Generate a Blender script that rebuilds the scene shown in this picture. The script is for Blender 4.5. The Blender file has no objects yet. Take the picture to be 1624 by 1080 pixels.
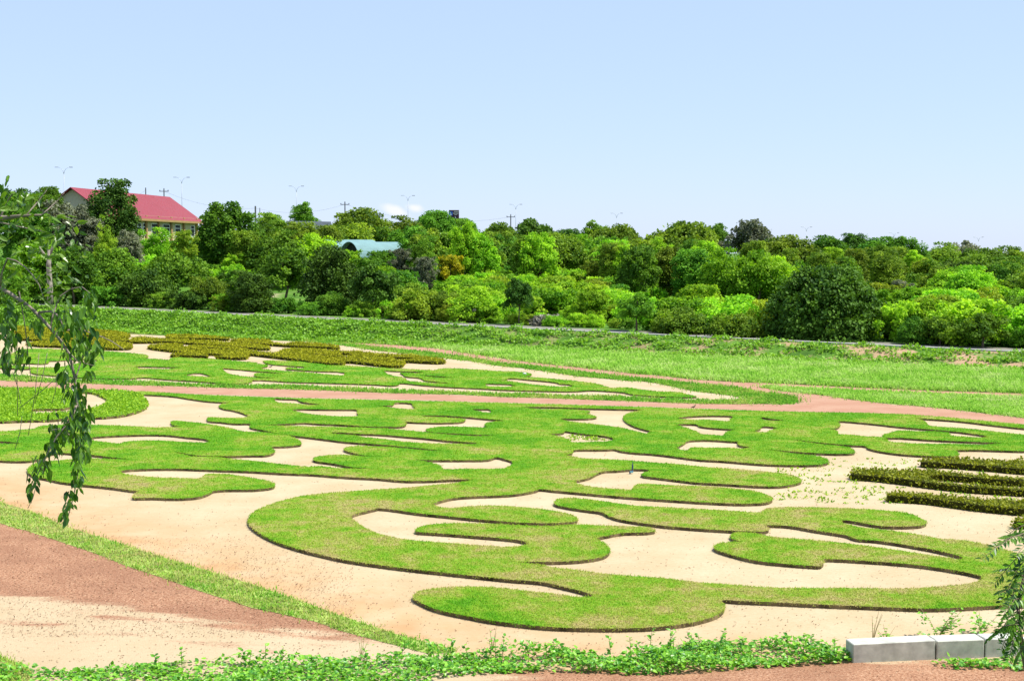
import bpy, math, random
import numpy as np
from mathutils import Vector
from mathutils.geometry import delaunay_2d_cdt

rng = np.random.default_rng(11)
random.seed(11)
S = bpy.context.scene
COL = S.collection

# ------------------------------------------------------------------ camera, sky, sun, exposure
F, CX, CY, HOR, CAMH = 2231.0, 812.0, 540.0, 400.0, 8.0     # photo-pixel focal length, centre, horizon row, eye height
PITCH = math.atan((CY - HOR) / F)
cd = bpy.data.cameras.new('camera'); cam = bpy.data.objects.new('camera', cd); COL.objects.link(cam)
cam.location = (0, 0, CAMH); cam.rotation_euler = (math.pi / 2 - PITCH, 0, 0)
cd.sensor_width = 36; cd.lens = 36 * F / 1624; cd.clip_start = 0.2; cd.clip_end = 9000
S.camera = cam
SUN_EL, SUN_AZ = math.radians(61), math.radians(94)         # azimuth clockwise from +Y
SKY = 0.12
SUNS = 4.2
EXPO = 0.95
W = bpy.data.worlds.new('World'); S.world = W; W.use_nodes = True
wn, wl = W.node_tree.nodes, W.node_tree.links
wn.clear()
sky = wn.new('ShaderNodeTexSky'); sky.sky_type = 'NISHITA'; sky.sun_disc = False
sky.sun_elevation = SUN_EL; sky.sun_rotation = SUN_AZ
sky.air_density = 1.0; sky.dust_density = 0.3; sky.ozone_density = 3.0; sky.altitude = 30
bg = wn.new('ShaderNodeBackground'); bg.inputs[1].default_value = SKY
wo = wn.new('ShaderNodeOutputWorld')
wl.new(bg.outputs[0], wo.inputs[0])
# one small bank of fair-weather cloud low over the ridge
tc = wn.new('ShaderNodeTexCoord')
wno = wn.new('ShaderNodeTexNoise'); wno.inputs['Scale'].default_value = 38; wno.inputs['Detail'].default_value = 5
wl.new(tc.outputs['Generated'], wno.inputs['Vector'])
def cloud_mask(px, py, sx, sy, tilt):
    v = Vector(((px - CX) / F, 1, (HOR - py) / F)).normalized()
    m = wn.new('ShaderNodeMapping'); m.vector_type = 'TEXTURE'
    m.inputs['Location'].default_value = v; m.inputs['Rotation'].default_value = (0, tilt, 0)
    m.inputs['Scale'].default_value = (sx / F, 1, sy / F)
    wl.new(tc.outputs['Generated'], m.inputs['Vector'])
    ln = wn.new('ShaderNodeVectorMath'); ln.operation = 'LENGTH'; wl.new(m.outputs[0], ln.inputs[0])
    ad = wn.new('ShaderNodeMath'); ad.operation = 'MULTIPLY_ADD'; wl.new(wno.outputs['Fac'], ad.inputs[0])
    ad.inputs[1].default_value = 1.6; wl.new(ln.outputs['Value'], ad.inputs[2])
    mr = wn.new('ShaderNodeMapRange'); mr.interpolation_type = 'SMOOTHSTEP'
    mr.inputs[1].default_value = 1.75; mr.inputs[2].default_value = 1.1
    wl.new(ad.outputs[0], mr.inputs[0]); return mr
c1, c2 = cloud_mask(628, 334, 34, 13, 0.35), cloud_mask(658, 330, 24, 12, 0.2)
mx = wn.new('ShaderNodeMath'); mx.operation = 'MAXIMUM'; wl.new(c1.outputs[0], mx.inputs[0]); wl.new(c2.outputs[0], mx.inputs[1])
cm = wn.new('ShaderNodeMixRGB'); cm.inputs[2].default_value = (4.2, 4.3, 4.45, 1)
haze = wn.new('ShaderNodeMixRGB'); haze.inputs[0].default_value = .76; haze.inputs[2].default_value = (2.35, 2.95, 4.35, 1)   # thin humid air whitens the whole sky
wl.new(sky.outputs[0], haze.inputs[1])
wl.new(mx.outputs[0], cm.inputs[0]); wl.new(haze.outputs[0], cm.inputs[1]); wl.new(cm.outputs[0], bg.inputs[0])
sd = bpy.data.lights.new('sun', 'SUN'); sun = bpy.data.objects.new('sun', sd); COL.objects.link(sun)
sdir = Vector((math.sin(SUN_AZ) * math.cos(SUN_EL), math.cos(SUN_AZ) * math.cos(SUN_EL), math.sin(SUN_EL)))
sun.rotation_euler = sdir.to_track_quat('Z', 'Y').to_euler(); sun.location = sdir * 200
sd.energy = SUNS; sd.angle = math.radians(0.5); sd.color = (1.0, 0.955, 0.89)
S.view_settings.view_transform = 'Standard'; S.view_settings.look = 'None'
S.view_settings.exposure = EXPO; S.view_settings.gamma = 1
S.cycles.max_bounces = 6; S.cycles.diffuse_bounces = 3; S.cycles.transmission_bounces = 4; S.cycles.transparent_max_bounces = 4

# ------------------------------------------------------------------ pixels of the photograph -> places
cp, sp = math.cos(PITCH), math.sin(PITCH)
def rays(p):
    p = np.asarray(p, float); u = (p[:, 0] - CX) / F; v = (CY - p[:, 1]) / F
    return np.stack([u, cp + v * sp, -sp + v * cp], 1)
def on_plane(p, z):
    d = rays(p); t = (z - CAMH) / d[:, 2]
    return np.stack([d[:, 0] * t, d[:, 1] * t, np.full(len(t), z)], 1)
def at(px, py, depth):
    d = rays([(px, py)])[0]; t = depth / d[1]
    return Vector((d[0] * t, depth, CAMH + d[2] * t))
def sm(a, b, x):
    t = np.clip((np.asarray(x, float) - a) / (b - a), 0, 1); return t * t * (3 - 2 * t)
def bank_s(X, Y): return (X * 0.63 + (Y - 115.6)) * 0.846
def terrain(X, Y):
    X = np.asarray(X, float); Y = np.asarray(Y, float)
    s = bank_s(X, Y)
    ze = np.clip(1.41 - 0.0133 * X, 0.5, 2.6)
    hm = np.clip(8.3 - 22 * X / np.maximum(Y, 60), 1.5, 9.2)
    hm = np.maximum(hm * (1 - 0.25 * sm(420, 900, Y)), 0)
    z = ze * sm(0, 4.6, s) + hm * sm(0, 1, (s - np.interp(X / np.maximum(Y, 60), [-.25, 0], [12, 36])) / np.interp(X / np.maximum(Y, 60), [-.25, 0], [92, 140]))
    z = z + np.where(s > 14, 0.35 * np.sin(X * .11 + 1) * np.sin(Y * .083), 0) * sm(14, 30, s)
    return z + 6.4 * (1 - sm(2, 22, Y))
def tz(X, Y): return float(terrain(np.array([X]), np.array([Y]))[0])

# ------------------------------------------------------------------ mesh helpers
def link(o, parent=None):
    COL.objects.link(o)
    if parent: o.parent = parent
    return o
def tag(o, label=None, cat=None, group=None, kind=None):
    if label: o['label'] = label
    if cat: o['category'] = cat
    if group: o['group'] = group
    if kind: o['kind'] = kind
    return o
def empty(name, loc, label, cat, group=None, rz=0):
    o = bpy.data.objects.new(name, None); link(o); o.location = loc; o.rotation_euler = (0, 0, rz)
    return tag(o, label, cat, group)
def np_mesh(name, V, polys, mat, attrs=None, smooth=False):
    """polys: list of int arrays (n,k)."""
    me = bpy.data.meshes.new(name); V = np.asarray(V, np.float32)
    me.vertices.add(len(V)); me.vertices.foreach_set('co', V.ravel())
    polys = [np.asarray(p, np.int32) for p in polys if len(p)]
    if polys:
        loops = np.concatenate([p.ravel() for p in polys])
        tot = np.concatenate([np.full(len(p), p.shape[1], np.int32) for p in polys])
        st = np.concatenate([[0], np.cumsum(tot)[:-1]]).astype(np.int32)
        me.loops.add(len(loops)); me.loops.foreach_set('vertex_index', loops)
        me.polygons.add(len(tot)); me.polygons.foreach_set('loop_start', st)
        me.polygons.foreach_set('use_smooth', np.full(len(tot), smooth))
    me.update(calc_edges=True)
    for k, (dom, a) in (attrs or {}).items():
        at_ = me.attributes.new(k, 'FLOAT', dom); at_.data.foreach_set('value', np.asarray(a, np.float32))
    for m in (mat if isinstance(mat, (list, tuple)) else [mat]): me.materials.append(m)
    me.validate(); return me
def obj(name, me, parent=None):
    return link(bpy.data.objects.new(name, me), parent)

class MB:
    def __init__(s): s.v = []; s.q = []; s.t = []; s.n = 0
    def add(s, V, quads=(), tris=()):
        V = np.asarray(V, float).reshape(-1, 3)
        if len(quads): s.q.append(np.asarray(quads) + s.n)
        if len(tris): s.t.append(np.asarray(tris) + s.n)
        s.v.append(V); s.n += len(V); return s
    def box(s, x0, x1, y0, y1, z0, z1, b=0.0, xf=None):
        xs = [(x0, y0), (x1, y0), (x1, y1), (x0, y1)]
        if b <= 0:
            V = [(x, y, z) for z in (z0, z1) for x, y in xs]
            Q = [(3, 2, 1, 0), (4, 5, 6, 7)] + [(i, (i + 1) % 4, 4 + (i + 1) % 4, 4 + i) for i in range(4)]
        else:
            rings = []
            for z, d in ((z0, b), (z0 + b, 0), (z1 - b, 0), (z1, b)):
                rings += [(x0 + d, y0 + b, z), (x0 + b, y0 + d, z), (x1 - b, y0 + d, z), (x1 - d, y0 + b, z),
                          (x1 - d, y1 - b, z), (x1 - b, y1 - d, z), (x0 + b, y1 - d, z), (x0 + d, y1 - b, z)]
            V = rings; Q = []
            for k in range(3):
                Q += [(k * 8 + i, k * 8 + (i + 1) % 8, k * 8 + 8 + (i + 1) % 8, k * 8 + 8 + i) for i in range(8)]
            o = 24
            Q += [(o, o + 1, o + 6, o + 7), (o + 1, o + 2, o + 5, o + 6), (o + 2, o + 3, o + 4, o + 5)]
            Q += [(7, 6, 1, 0), (6, 5, 2, 1), (5, 4, 3, 2)]
        V = np.array(V, float)
        if xf: V = np.array([xf(p) for p in V])
        return s.add(V, Q)
    def tube(s, P, R, n=6, cap=True):
        P = np.asarray(P, float); R = np.broadcast_to(np.asarray(R, float), (len(P),))
        T = np.gradient(P, axis=0); T /= np.linalg.norm(T, axis=1)[:, None] + 1e-9
        ref = np.array([0, 0, 1.0]) if abs(T[:, 2]).mean() < .9 else np.array([1.0, 0, 0])
        A = np.cross(T, ref); A /= np.linalg.norm(A, axis=1)[:, None] + 1e-9
        B = np.cross(T, A)
        an = np.linspace(0, 2 * np.pi, n, endpoint=False)
        V = P[:, None] + R[:, None, None] * (np.cos(an)[None, :, None] * A[:, None] + np.sin(an)[None, :, None] * B[:, None])
        Q = [(k * n + i, k * n + (i + 1) % n, (k + 1) * n + (i + 1) % n, (k + 1) * n + i) for k in range(len(P) - 1) for i in range(n)]
        Tr = []
        V = V.reshape(-1, 3)
        if cap:
            V = np.vstack([V, P[0], P[-1]]); c0, c1_ = len(V) - 2, len(V) - 1; o = (len(P) - 1) * n
            Tr = [(c0, (i + 1) % n, i) for i in range(n)] + [(c1_, o + i, o + (i + 1) % n) for i in range(n)]
        return s.add(V, Q, Tr)
    def mesh(s, name, mat, smooth=False):
        return np_mesh(name, np.vstack(s.v), [np.vstack(x) for x in (s.q, s.t) if x], mat, smooth=smooth)
    def build(s, name, mat, parent=None, smooth=False): return obj(name, s.mesh(name, mat, smooth), parent)

def spline(P, sub=3, closed=True):
    P = np.asarray(P, float); n = len(P); out = []
    for i in range(n if closed else n - 1):
        if closed: p0, p1, p2, p3 = P[i - 1], P[i], P[(i + 1) % n], P[(i + 2) % n]
        else: p0, p1, p2, p3 = P[max(i - 1, 0)], P[i], P[i + 1], P[min(i + 2, n - 1)]
        d = [max(np.linalg.norm((b - a) * (1, 2.2)[:len(a)] if len(a) == 2 else b - a), 1e-3) ** .5 for a, b in ((p0, p1), (p1, p2), (p2, p3))]
        t0, t1 = 0, d[0]; t2 = t1 + d[1]; t3 = t2 + d[2]
        k = sub if d[1] ** 2 > 6 else 2
        for j in range(k):
            t = t1 + (t2 - t1) * j / k
            A1 = (t1 - t) / (t1 - t0) * p0 + (t - t0) / (t1 - t0) * p1
            A2 = (t2 - t) / (t2 - t1) * p1 + (t - t1) / (t2 - t1) * p2
            A3 = (t3 - t) / (t3 - t2) * p2 + (t - t2) / (t3 - t2) * p3
            B1 = (t2 - t) / (t2 - t0) * A1 + (t - t0) / (t2 - t0) * A2
            B2 = (t3 - t) / (t3 - t1) * A2 + (t - t1) / (t3 - t1) * A3
            out.append((t2 - t) / (t2 - t1) * B1 + (t - t1) / (t2 - t1) * B2)
    return np.array(out)
def inside(P, poly):
    x, y = P[:, 0], P[:, 1]; r = np.zeros(len(P), bool)
    a = poly; b = np.roll(poly, -1, 0)
    for (x0, y0), (x1, y1) in zip(a, b):
        if y0 == y1: continue
        c = (y0 > y) != (y1 > y)
        r ^= c & (x < (x1 - x0) * (y - y0) / (y1 - y0) + x0)
    return r
def region(add, cut=(), jitter=0.0, sub=3):
    """union of add minus cut, triangulated in photo pixels -> (pts, tris, boundary edges)."""
    add = [spline(p, sub) for p in add]; cut = [spline(p, sub) for p in cut]
    vs, es = [], []
    for p in add + cut:
        if jitter: p += rng.normal(0, jitter, p.shape) * (1.5, .6)
        o = len(vs); vs += [Vector(q) for q in p]; es += [(o + i, o + (i + 1) % len(p)) for i in range(len(p))]
    r = delaunay_2d_cdt(vs, es, [], 0, 1e-4)
    V = np.array([tuple(v) for v in r[0]]); T = np.array([tuple(f) for f in r[2]])
    c = V[T].mean(1); k = np.zeros(len(T), bool)
    for p in add: k |= inside(c, p)
    for p in cut: k &= ~inside(c, p)
    T = T[k]
    e = np.sort(np.vstack([T[:, [0, 1]], T[:, [1, 2]], T[:, [2, 0]]]), 1)
    u, n = np.unique(e, axis=0, return_counts=True)
    return V, T, u[n == 1]
def sample(V3, T, dens):
    """random points on world triangles; dens(y)-> per m2"""
    a, b, c = V3[T[:, 0]], V3[T[:, 1]], V3[T[:, 2]]
    ar = np.linalg.norm(np.cross(b - a, c - a), axis=1) / 2
    # long triangles: draw from the densest corner's rate, then thin
    dm = np.maximum.reduce([dens(a[:, 1]), dens(b[:, 1]), dens(c[:, 1])])
    n = rng.poisson(ar * dm)
    i = np.repeat(np.arange(len(T)), n); u, v = rng.random(len(i)), rng.random(len(i))
    f = u + v > 1; u[f], v[f] = 1 - u[f], 1 - v[f]
    P = a[i] + u[:, None] * (b - a)[i] + v[:, None] * (c - a)[i]
    return P[rng.random(len(P)) < dens(P[:, 1]) / dm[i]]

def blades(P, h, w, tilt=(0.3, 1.1), hv=0.35):
    """single bent grass blades: two triangles each (kinked)."""
    n = len(P); h = np.broadcast_to(h, (n,)) * (1 + hv * rng.normal(0, 1, n)).clip(.3, 2); w = np.broadcast_to(w, (n,))
    a = rng.random(n) * 2 * np.pi; d = np.stack([np.cos(a), np.sin(a), 0 * a], 1); sdv = np.stack([-d[:, 1], d[:, 0], 0 * a], 1)
    t = rng.uniform(*tilt, n)
    m = P + (d * np.sin(t * .5)[:, None] + np.array([0, 0, 1]) * np.cos(t * .5)[:, None]) * (h * .55)[:, None]
    tip = m + (d * np.sin(t * 1.25)[:, None] + np.array([0, 0, 1]) * np.cos(t * 1.25)[:, None]) * (h * .5)[:, None]
    s = sdv * w[:, None] / 2
    V = np.stack([P - s, P + s, m + s * .8, m - s * .8, tip], 1).reshape(-1, 3)
    o = np.arange(n)[:, None] * 5
    return V, o + np.array([[0, 1, 2, 3]]), o + np.array([[3, 2, 4]]), rng.random(n)
def blade_mesh(name, P, h, w, mat, tilt=(0.3, 1.1)):
    V, q, t, r = blades(P, h, w, tilt)
    return np_mesh(name, V, [q, t], mat, {'rnd': ('FACE', np.concatenate([r, r]))})

LEAF = np.array([(0, 0, 0), (0, .5, -.03), (0, 1.06, .05), (-.27, .2, .07), (-.29, .58, .07), (.27, .2, .07), (.29, .58, .07)])
def frames(D, N):
    D = D / (np.linalg.norm(D, axis=1)[:, None] + 1e-9)
    X = np.cross(D, N); X /= np.linalg.norm(X, axis=1)[:, None] + 1e-9
    return X, D, np.cross(X, D)
def leaves(P, D, N, size, shape='oval', wide=1.0):
    n = len(P); X, Y, Z = frames(D, N); s = np.broadcast_to(size, (n,))
    if shape == 'oval':
        L = LEAF * (wide, 1, 1); q = []
        V = P[:, None] + s[:, None, None] * (L[None, :, 0:1] * X[:, None] + L[None, :, 1:2] * Y[:, None] + L[None, :, 2:3] * Z[:, None])
        o = np.arange(n)[:, None] * 7
        return V.reshape(-1, 3), [np.vstack([o + [[0, 5, 6, 2, 1]], o + [[0, 1, 2, 4, 3]]])], 2
    L = np.array([(0, 0, 0), (-.32 * wide, .5, .06), (0, 1, -.04), (.32 * wide, .5, .06)])
    V = P[:, None] + s[:, None, None] * (L[None, :, 0:1] * X[:, None] + L[None, :, 1:2] * Y[:, None] + L[None, :, 2:3] * Z[:, None])
    o = np.arange(n)[:, None] * 4
    return V.reshape(-1, 3), [np.vstack([o + [[0, 3, 2]], o + [[0, 2, 1]]])], 2
def leaf_mesh(name, P, D, N, size, mat, shape='diamond', wide=1.0):
    V, polys, k = leaves(P, D, N, size, shape, wide); r = rng.random(len(P))
    return np_mesh(name, V, polys, mat, {'rnd': ('FACE', np.tile(r, k))})
def rvec(n):
    v = rng.normal(0, 1, (n, 3)); return v / np.linalg.norm(v, axis=1)[:, None]

# ------------------------------------------------------------------ materials
def mat(name):
    m = bpy.data.materials.new(name); m.use_nodes = True; nt = m.node_tree; nt.nodes.clear()
    out = nt.nodes.new('ShaderNodeOutputMaterial'); return m, nt, out
def N(nt, t, **kw):
    n = nt.nodes.new('ShaderNode' + t)
    for k, v in kw.items():
        if k.startswith('i_'): n.inputs[k[2:].replace('_', ' ')].default_value = v
        else: setattr(n, k, v)
    return n
def noise(nt, scale, detail=4, rough=.55, vec=None, stretch=None):
    n = N(nt, 'TexNoise'); n.inputs['Scale'].default_value = scale; n.inputs['Detail'].default_value = detail; n.inputs['Roughness'].default_value = rough
    g = N(nt, 'NewGeometry'); v = g.outputs['Position']
    if stretch:
        mp = N(nt, 'Mapping'); mp.inputs['Scale'].default_value = stretch; nt.links.new(v, mp.inputs[0]); v = mp.outputs[0]
    nt.links.new(v, n.inputs['Vector']); return n.outputs['Fac']
def ramp(nt, fac, stops):
    r = N(nt, 'ValToRGB'); e = r.color_ramp.elements
    while len(e) < len(stops): e.new(.5)
    for i, (p, c) in enumerate(stops):
        e[i].position = p; e[i].color = (*c, 1) if len(c) == 3 else c
    nt.links.new(fac, r.inputs[0]); return r.outputs[0]
def rng_(nt, x, a, b, c=0., d=1.):
    r = N(nt, 'MapRange'); r.interpolation_type = 'SMOOTHSTEP'
    for i, v in enumerate((a, b, c, d)): r.inputs[i + 1].default_value = v
    nt.links.new(x, r.inputs[0]); return r.outputs[0]
def mix(nt, fac, a, b, mode='MIX'):
    m = N(nt, 'MixRGB', blend_type=mode)
    for i, x in enumerate((fac, a, b)):
        if isinstance(x, (int, float)): m.inputs[i].default_value = x
        elif isinstance(x, tuple): m.inputs[i].default_value = (*x, 1)
        else: nt.links.new(x, m.inputs[i])
    return m.outputs[0]
def math_(nt, op, a, b=0.):
    m = N(nt, 'Math', operation=op)
    for i, x in enumerate((a, b)):
        if isinstance(x, (int, float)): m.inputs[i].default_value = x
        else: nt.links.new(x, m.inputs[i])
    return m.outputs[0]
def attr(nt, name): return N(nt, 'Attribute', attribute_name=name).outputs['Fac']
def principled(nt, out, col, rough=.9, spec=.2, bump=None, bs=.3, bd=.02, metal=0):
    p = N(nt, 'BsdfPrincipled'); p.inputs['Roughness'].default_value = rough; p.inputs['Specular IOR Level'].default_value = spec
    p.inputs['Metallic'].default_value = metal
    if isinstance(col, tuple): p.inputs['Base Color'].default_value = (*col, 1)
    else: nt.links.new(col, p.inputs['Base Color'])
    if bump is not None:
        b = N(nt, 'Bump'); b.inputs['Strength'].default_value = bs; b.inputs['Distance'].default_value = bd
        nt.links.new(bump, b.inputs['Height']); nt.links.new(b.outputs[0], p.inputs['Normal'])
    nt.links.new(p.outputs[0], out.inputs[0]); return p
def plain(name, col, rough=.8, spec=.25, var=.15, scale=3., metal=0):
    m, nt, out = mat(name); n = noise(nt, scale)
    c = ramp(nt, n, [(.3, tuple(x * (1 - var) for x in col)), (.7, tuple(min(1, x * (1 + var)) for x in col))])
    principled(nt, out, c, rough, spec, n, .1, metal=metal); return m
def leafmat(name, dark, light, trans=.35, gloss=.12, rough=.6, tcol=None, objvar=.25, pos=None):
    m, nt, out = mat(name)
    r = attr(nt, 'rnd')
    if pos: r = math_(nt, 'ADD', math_(nt, 'MULTIPLY', r, .55), math_(nt, 'MULTIPLY', noise(nt, pos, 3), .5))
    c = ramp(nt, r, [(.1, dark), (.9, light)])
    if objvar:
        oi = N(nt, 'ObjectInfo'); hs = N(nt, 'HueSaturation')
        nt.links.new(c, hs.inputs['Color'])
        nt.links.new(rng_(nt, oi.outputs['Random'], 0, 1, 1 - objvar, 1 + objvar), hs.inputs['Value'])
        nt.links.new(rng_(nt, math_(nt, 'FRACT', math_(nt, 'MULTIPLY', oi.outputs['Random'], 7.3)), 0, 1, .494, .516), hs.inputs['Hue'])
        c = hs.outputs[0]
    p = N(nt, 'BsdfPrincipled'); p.inputs['Roughness'].default_value = rough; p.inputs['Specular IOR Level'].default_value = gloss
    nt.links.new(c, p.inputs['Base Color'])
    t = N(nt, 'BsdfTranslucent'); tc_ = mix(nt, 1., c, tcol or (1.25, 1.25, .6), 'MULTIPLY'); nt.links.new(tc_, t.inputs[0])
    s = N(nt, 'MixShader'); s.inputs[0].default_value = trans
    nt.links.new(p.outputs[0], s.inputs[1]); nt.links.new(t.outputs[0], s.inputs[2]); nt.links.new(s.outputs[0], out.inputs[0])
    return m

SAND_A, SAND_B = (.345, .260, .142), (.430, .354, .226)
def sand_colour(nt):
    a = noise(nt, .35, 6, .6); b = noise(nt, 9, 5, .65); c = noise(nt, 60, 2)
    f = math_(nt, 'ADD', math_(nt, 'MULTIPLY', a, .6), math_(nt, 'ADD', math_(nt, 'MULTIPLY', b, .3), math_(nt, 'MULTIPLY', c, .15)))
    col = ramp(nt, f, [(.36, SAND_A), (.62, SAND_B)])
    fleck = rng_(nt, noise(nt, 6.5, 6, .75, stretch=(.4, 1.4, 1)), .585, .70)
    col = mix(nt, math_(nt, 'MULTIPLY', fleck, .55), col, (.24, .14, .07))
    return col, math_(nt, 'ADD', b, math_(nt, 'MULTIPLY', c, .4))

m, nt, out = mat('ground'); M_GROUND = m
sc, sb = sand_colour(nt)
orange = ramp(nt, noise(nt, .8, 5), [(.35, (.365, .215, .10)), (.7, (.42, .285, .15))])
tint = math_(nt, 'MULTIPLY', attr(nt, 'tint'), rng_(nt, noise(nt, .5, 5, .65), .3, .62, .25, 1.))
sc = mix(nt, tint, sc, orange)
gr = ramp(nt, noise(nt, .25, 5, .6), [(.3, (.035, .085, .012)), (.55, (.075, .17, .02)), (.75, (.15, .22, .05))])
gr = mix(nt, rng_(nt, noise(nt, .045, 4, .6), .60, .68), gr, (.36, .29, .19))
veg = rng_(nt, math_(nt, 'ADD', attr(nt, 'veg'), math_(nt, 'MULTIPLY', math_(nt, 'SUBTRACT', noise(nt, .9, 4), .5), .7)), .4, .6)
gc = mix(nt, veg, sc, gr)
bare = math_(nt, 'MULTIPLY', attr(nt, 'bare'), rng_(nt, noise(nt, .32, 5, .65), .47, .57))
gc = mix(nt, bare, gc, mix(nt, noise(nt, 2., 5), (.31, .18, .10), (.42, .29, .19)))
principled(nt, out, gc, .95, .08, sb, .35, .012)

m, nt, out = mat('laterite'); M_LAT = m
n1, n2 = noise(nt, 22, 4, .7), noise(nt, .6, 5)
lc = mix(nt, rng_(nt, n2, .3, .7), (.33, .185, .115), (.39, .25, .165))
lc = mix(nt, rng_(nt, n1, .42, .68), mix(nt, .5, lc, (.30, .15, .10)), lc)
principled(nt, out, lc, .95, .08, n1, .5, .015)

m, nt, out = mat('gravel_road'); M_ROAD = m
sc, sb = sand_colour(nt)
sc = mix(nt, .35, sc, (.43, .32, .20))
g1, g2, g3 = noise(nt, 17, 4, .85), noise(nt, 38, 3, .7), noise(nt, 1.6, 6, .65, stretch=(.3, 1, 1))
gv = ramp(nt, g1, [(.36, (.13, .057, .028)), (.46, (.29, .145, .080)), (.55, (.385, .215, .125)), (.68, (.49, .35, .225))])
gv = mix(nt, rng_(nt, noise(nt, .7, 5, .6), .4, .65, .45, 0.), gv, (.20, .095, .055))
gv = mix(nt, rng_(nt, g2, .58, .66), gv, (.10, .045, .03))
lat = math_(nt, 'ADD', attr(nt, 'lat'), math_(nt, 'ADD', math_(nt, 'MULTIPLY', math_(nt, 'SUBTRACT', g3, .5), 1.1), math_(nt, 'MULTIPLY', math_(nt, 'SUBTRACT', g1, .5), 1.3)))
rc = mix(nt, rng_(nt, lat, .40, .62), sc, gv)
rc = mix(nt, rng_(nt, noise(nt, 16, 4, .75), .70, .73), rc, (.10, .055, .035))
principled(nt, out, rc, .95, .08, math_(nt, 'ADD', g1, math_(nt, 'MULTIPLY', g2, .5)), .7, .025)

def dry_field(nt):
    """lawns nearer the road are drier; patches everywhere"""
    g = N(nt, 'NewGeometry'); sx = N(nt, 'SeparateXYZ'); nt.links.new(g.outputs['Position'], sx.inputs[0])
    far = rng_(nt, sx.outputs['Y'], 38, 62)
    a = noise(nt, .28, 5, .6); b = noise(nt, 1.7, 4, .65)
    f = math_(nt, 'ADD', math_(nt, 'MULTIPLY', a, 1.15), math_(nt, 'MULTIPLY', b, .75))
    return math_(nt, 'ADD', math_(nt, 'SUBTRACT', f, .315), math_(nt, 'MULTIPLY', far, -.16))
m, nt, out = mat('turf'); M_TURF = m
d = dry_field(nt); n1 = noise(nt, 18, 3, .7)
c = ramp(nt, d, [(.36, (.08, .22, .012)), (.53, (.145, .27, .02)), (.66, (.23, .28, .05)), (.78, (.31, .27, .10))])
c = mix(nt, rng_(nt, n1, .35, .6, .35, 0.), c, (.05, .12, .01))
principled(nt, out, c, .95, .05, n1, .6, .03)
def grassmat(name, stops, shift=0.0, trans=.35):
    m, nt, out = mat(name)
    d = math_(nt, 'ADD', dry_field(nt), math_(nt, 'ADD', math_(nt, 'MULTIPLY', math_(nt, 'SUBTRACT', attr(nt, 'rnd'), .5), .22), shift))
    c = ramp(nt, d, stops)
    df = N(nt, 'BsdfDiffuse'); t = N(nt, 'BsdfTranslucent'); s = N(nt, 'MixShader'); s.inputs[0].default_value = trans
    nt.links.new(c, df.inputs[0]); nt.links.new(c, t.inputs[0]); nt.links.new(df.outputs[0], s.inputs[1]); nt.links.new(t.outputs[0], s.inputs[2])
    nt.links.new(s.outputs[0], out.inputs[0]); return m
LAWN = [(.32, (.09, .31, .012)), (.50, (.185, .39, .02)), (.62, (.29, .395, .038)), (.74, (.37, .38, .085)), (.88, (.44, .36, .15))]
M_BLADE = grassmat('grass_blade', LAWN)
M_VERGE = grassmat('verge_grass', [(.32, (.10, .31, .025)), (.52, (.20, .40, .04)), (.68, (.34, .42, .08)), (.84, (.50, .42, .18))], .0)
M_FIELD = grassmat('field_grass', [(.28, (.17, .40, .04)), (.50, (.28, .52, .06)), (.72, (.42, .58, .16)), (.9, (.55, .56, .28))], .06)
M_SOIL = plain('soil_edge', (.14, .105, .055), .95, .1, .75, 2.2)
M_VSHEET = plain('verge_turf', (.22, .29, .07), .95, .05, .5, 1.4)
M_HEDGE = leafmat('hedge_leaf', (.14, .175, .006), (.44, .43, .02), .25, .1, .7, objvar=0, pos=.8)
M_HEDGE2 = leafmat('hedge_leaf_olive', (.085, .125, .006), (.32, .34, .02), .3, .2, .6, objvar=0, pos=.9)
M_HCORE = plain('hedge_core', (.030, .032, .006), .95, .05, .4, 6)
M_COVER = leafmat('groundcover_leaf', (.125, .29, .01), (.34, .53, .028), .35, .2, .6, objvar=0)
M_CREEP = leafmat('creeper_leaf', (.06, .25, .012), (.25, .52, .035), .35, .45, .4, objvar=0)
M_BANK = leafmat('bank_leaf', (.085, .25, .012), (.30, .52, .05), .35, .25, .5, objvar=0, pos=.35)
LM = {
 'olive': leafmat('leaf_olive', (.055, .13, .010), (.28, .40, .03)),
 'green': leafmat('leaf_green', (.04, .125, .010), (.19, .36, .025)),
 'dark': leafmat('leaf_dark', (.016, .052, .007), (.095, .19, .016), .22),
 'bright': leafmat('leaf_bright', (.115, .28, .011), (.38, .61, .033), .42),
 'lime': leafmat('leaf_lime', (.15, .26, .012), (.44, .54, .045), .42),
 'grey': leafmat('leaf_grey', (.10, .12, .07), (.26, .28, .17), .25),
 'twig': leafmat('leaf_twig', (.16, .15, .10), (.42, .40, .32), .1),
 'flower': leafmat('leaf_flower', (.12, .25, .012), (.72, .56, .02), .35),
}
M_BARK = plain('bark', (.16, .12, .085), .9, .1, .4, 2.5)
M_PALEBARK = plain('pale_bark', (.27, .24, .19), .85, .15, .5, 3)
M_BRANCH = plain('grey_branch', (.22, .18, .14), .85, .15, .4, 6)
M_CONC = plain('concrete', (.43, .43, .37), .9, .15, .24, 4.5)
M_KERBW = plain('whitewashed_kerb', (.36, .355, .32), .9, .15, .12, 2)
M_METAL = plain('grey_metal', (.50, .53, .55), .45, .4, .1, 1, .4)
M_LAMPPOLE = plain('galvanised_pole', (.33, .36, .39), .5, .4, .1, 1, .2)
M_DARKPOST = plain('dark_pole', (.10, .10, .10), .8, .2, .2, 1)
M_CREAM = plain('cream_wall', (.47, .41, .24), .9, .15, .08, .6)
M_GABLE = plain('gable_wall', (.40, .38, .29), .9, .15, .08, .6)
M_BROWN = plain('pilaster', (.30, .20, .08), .9, .15, .08, .6)
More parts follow.
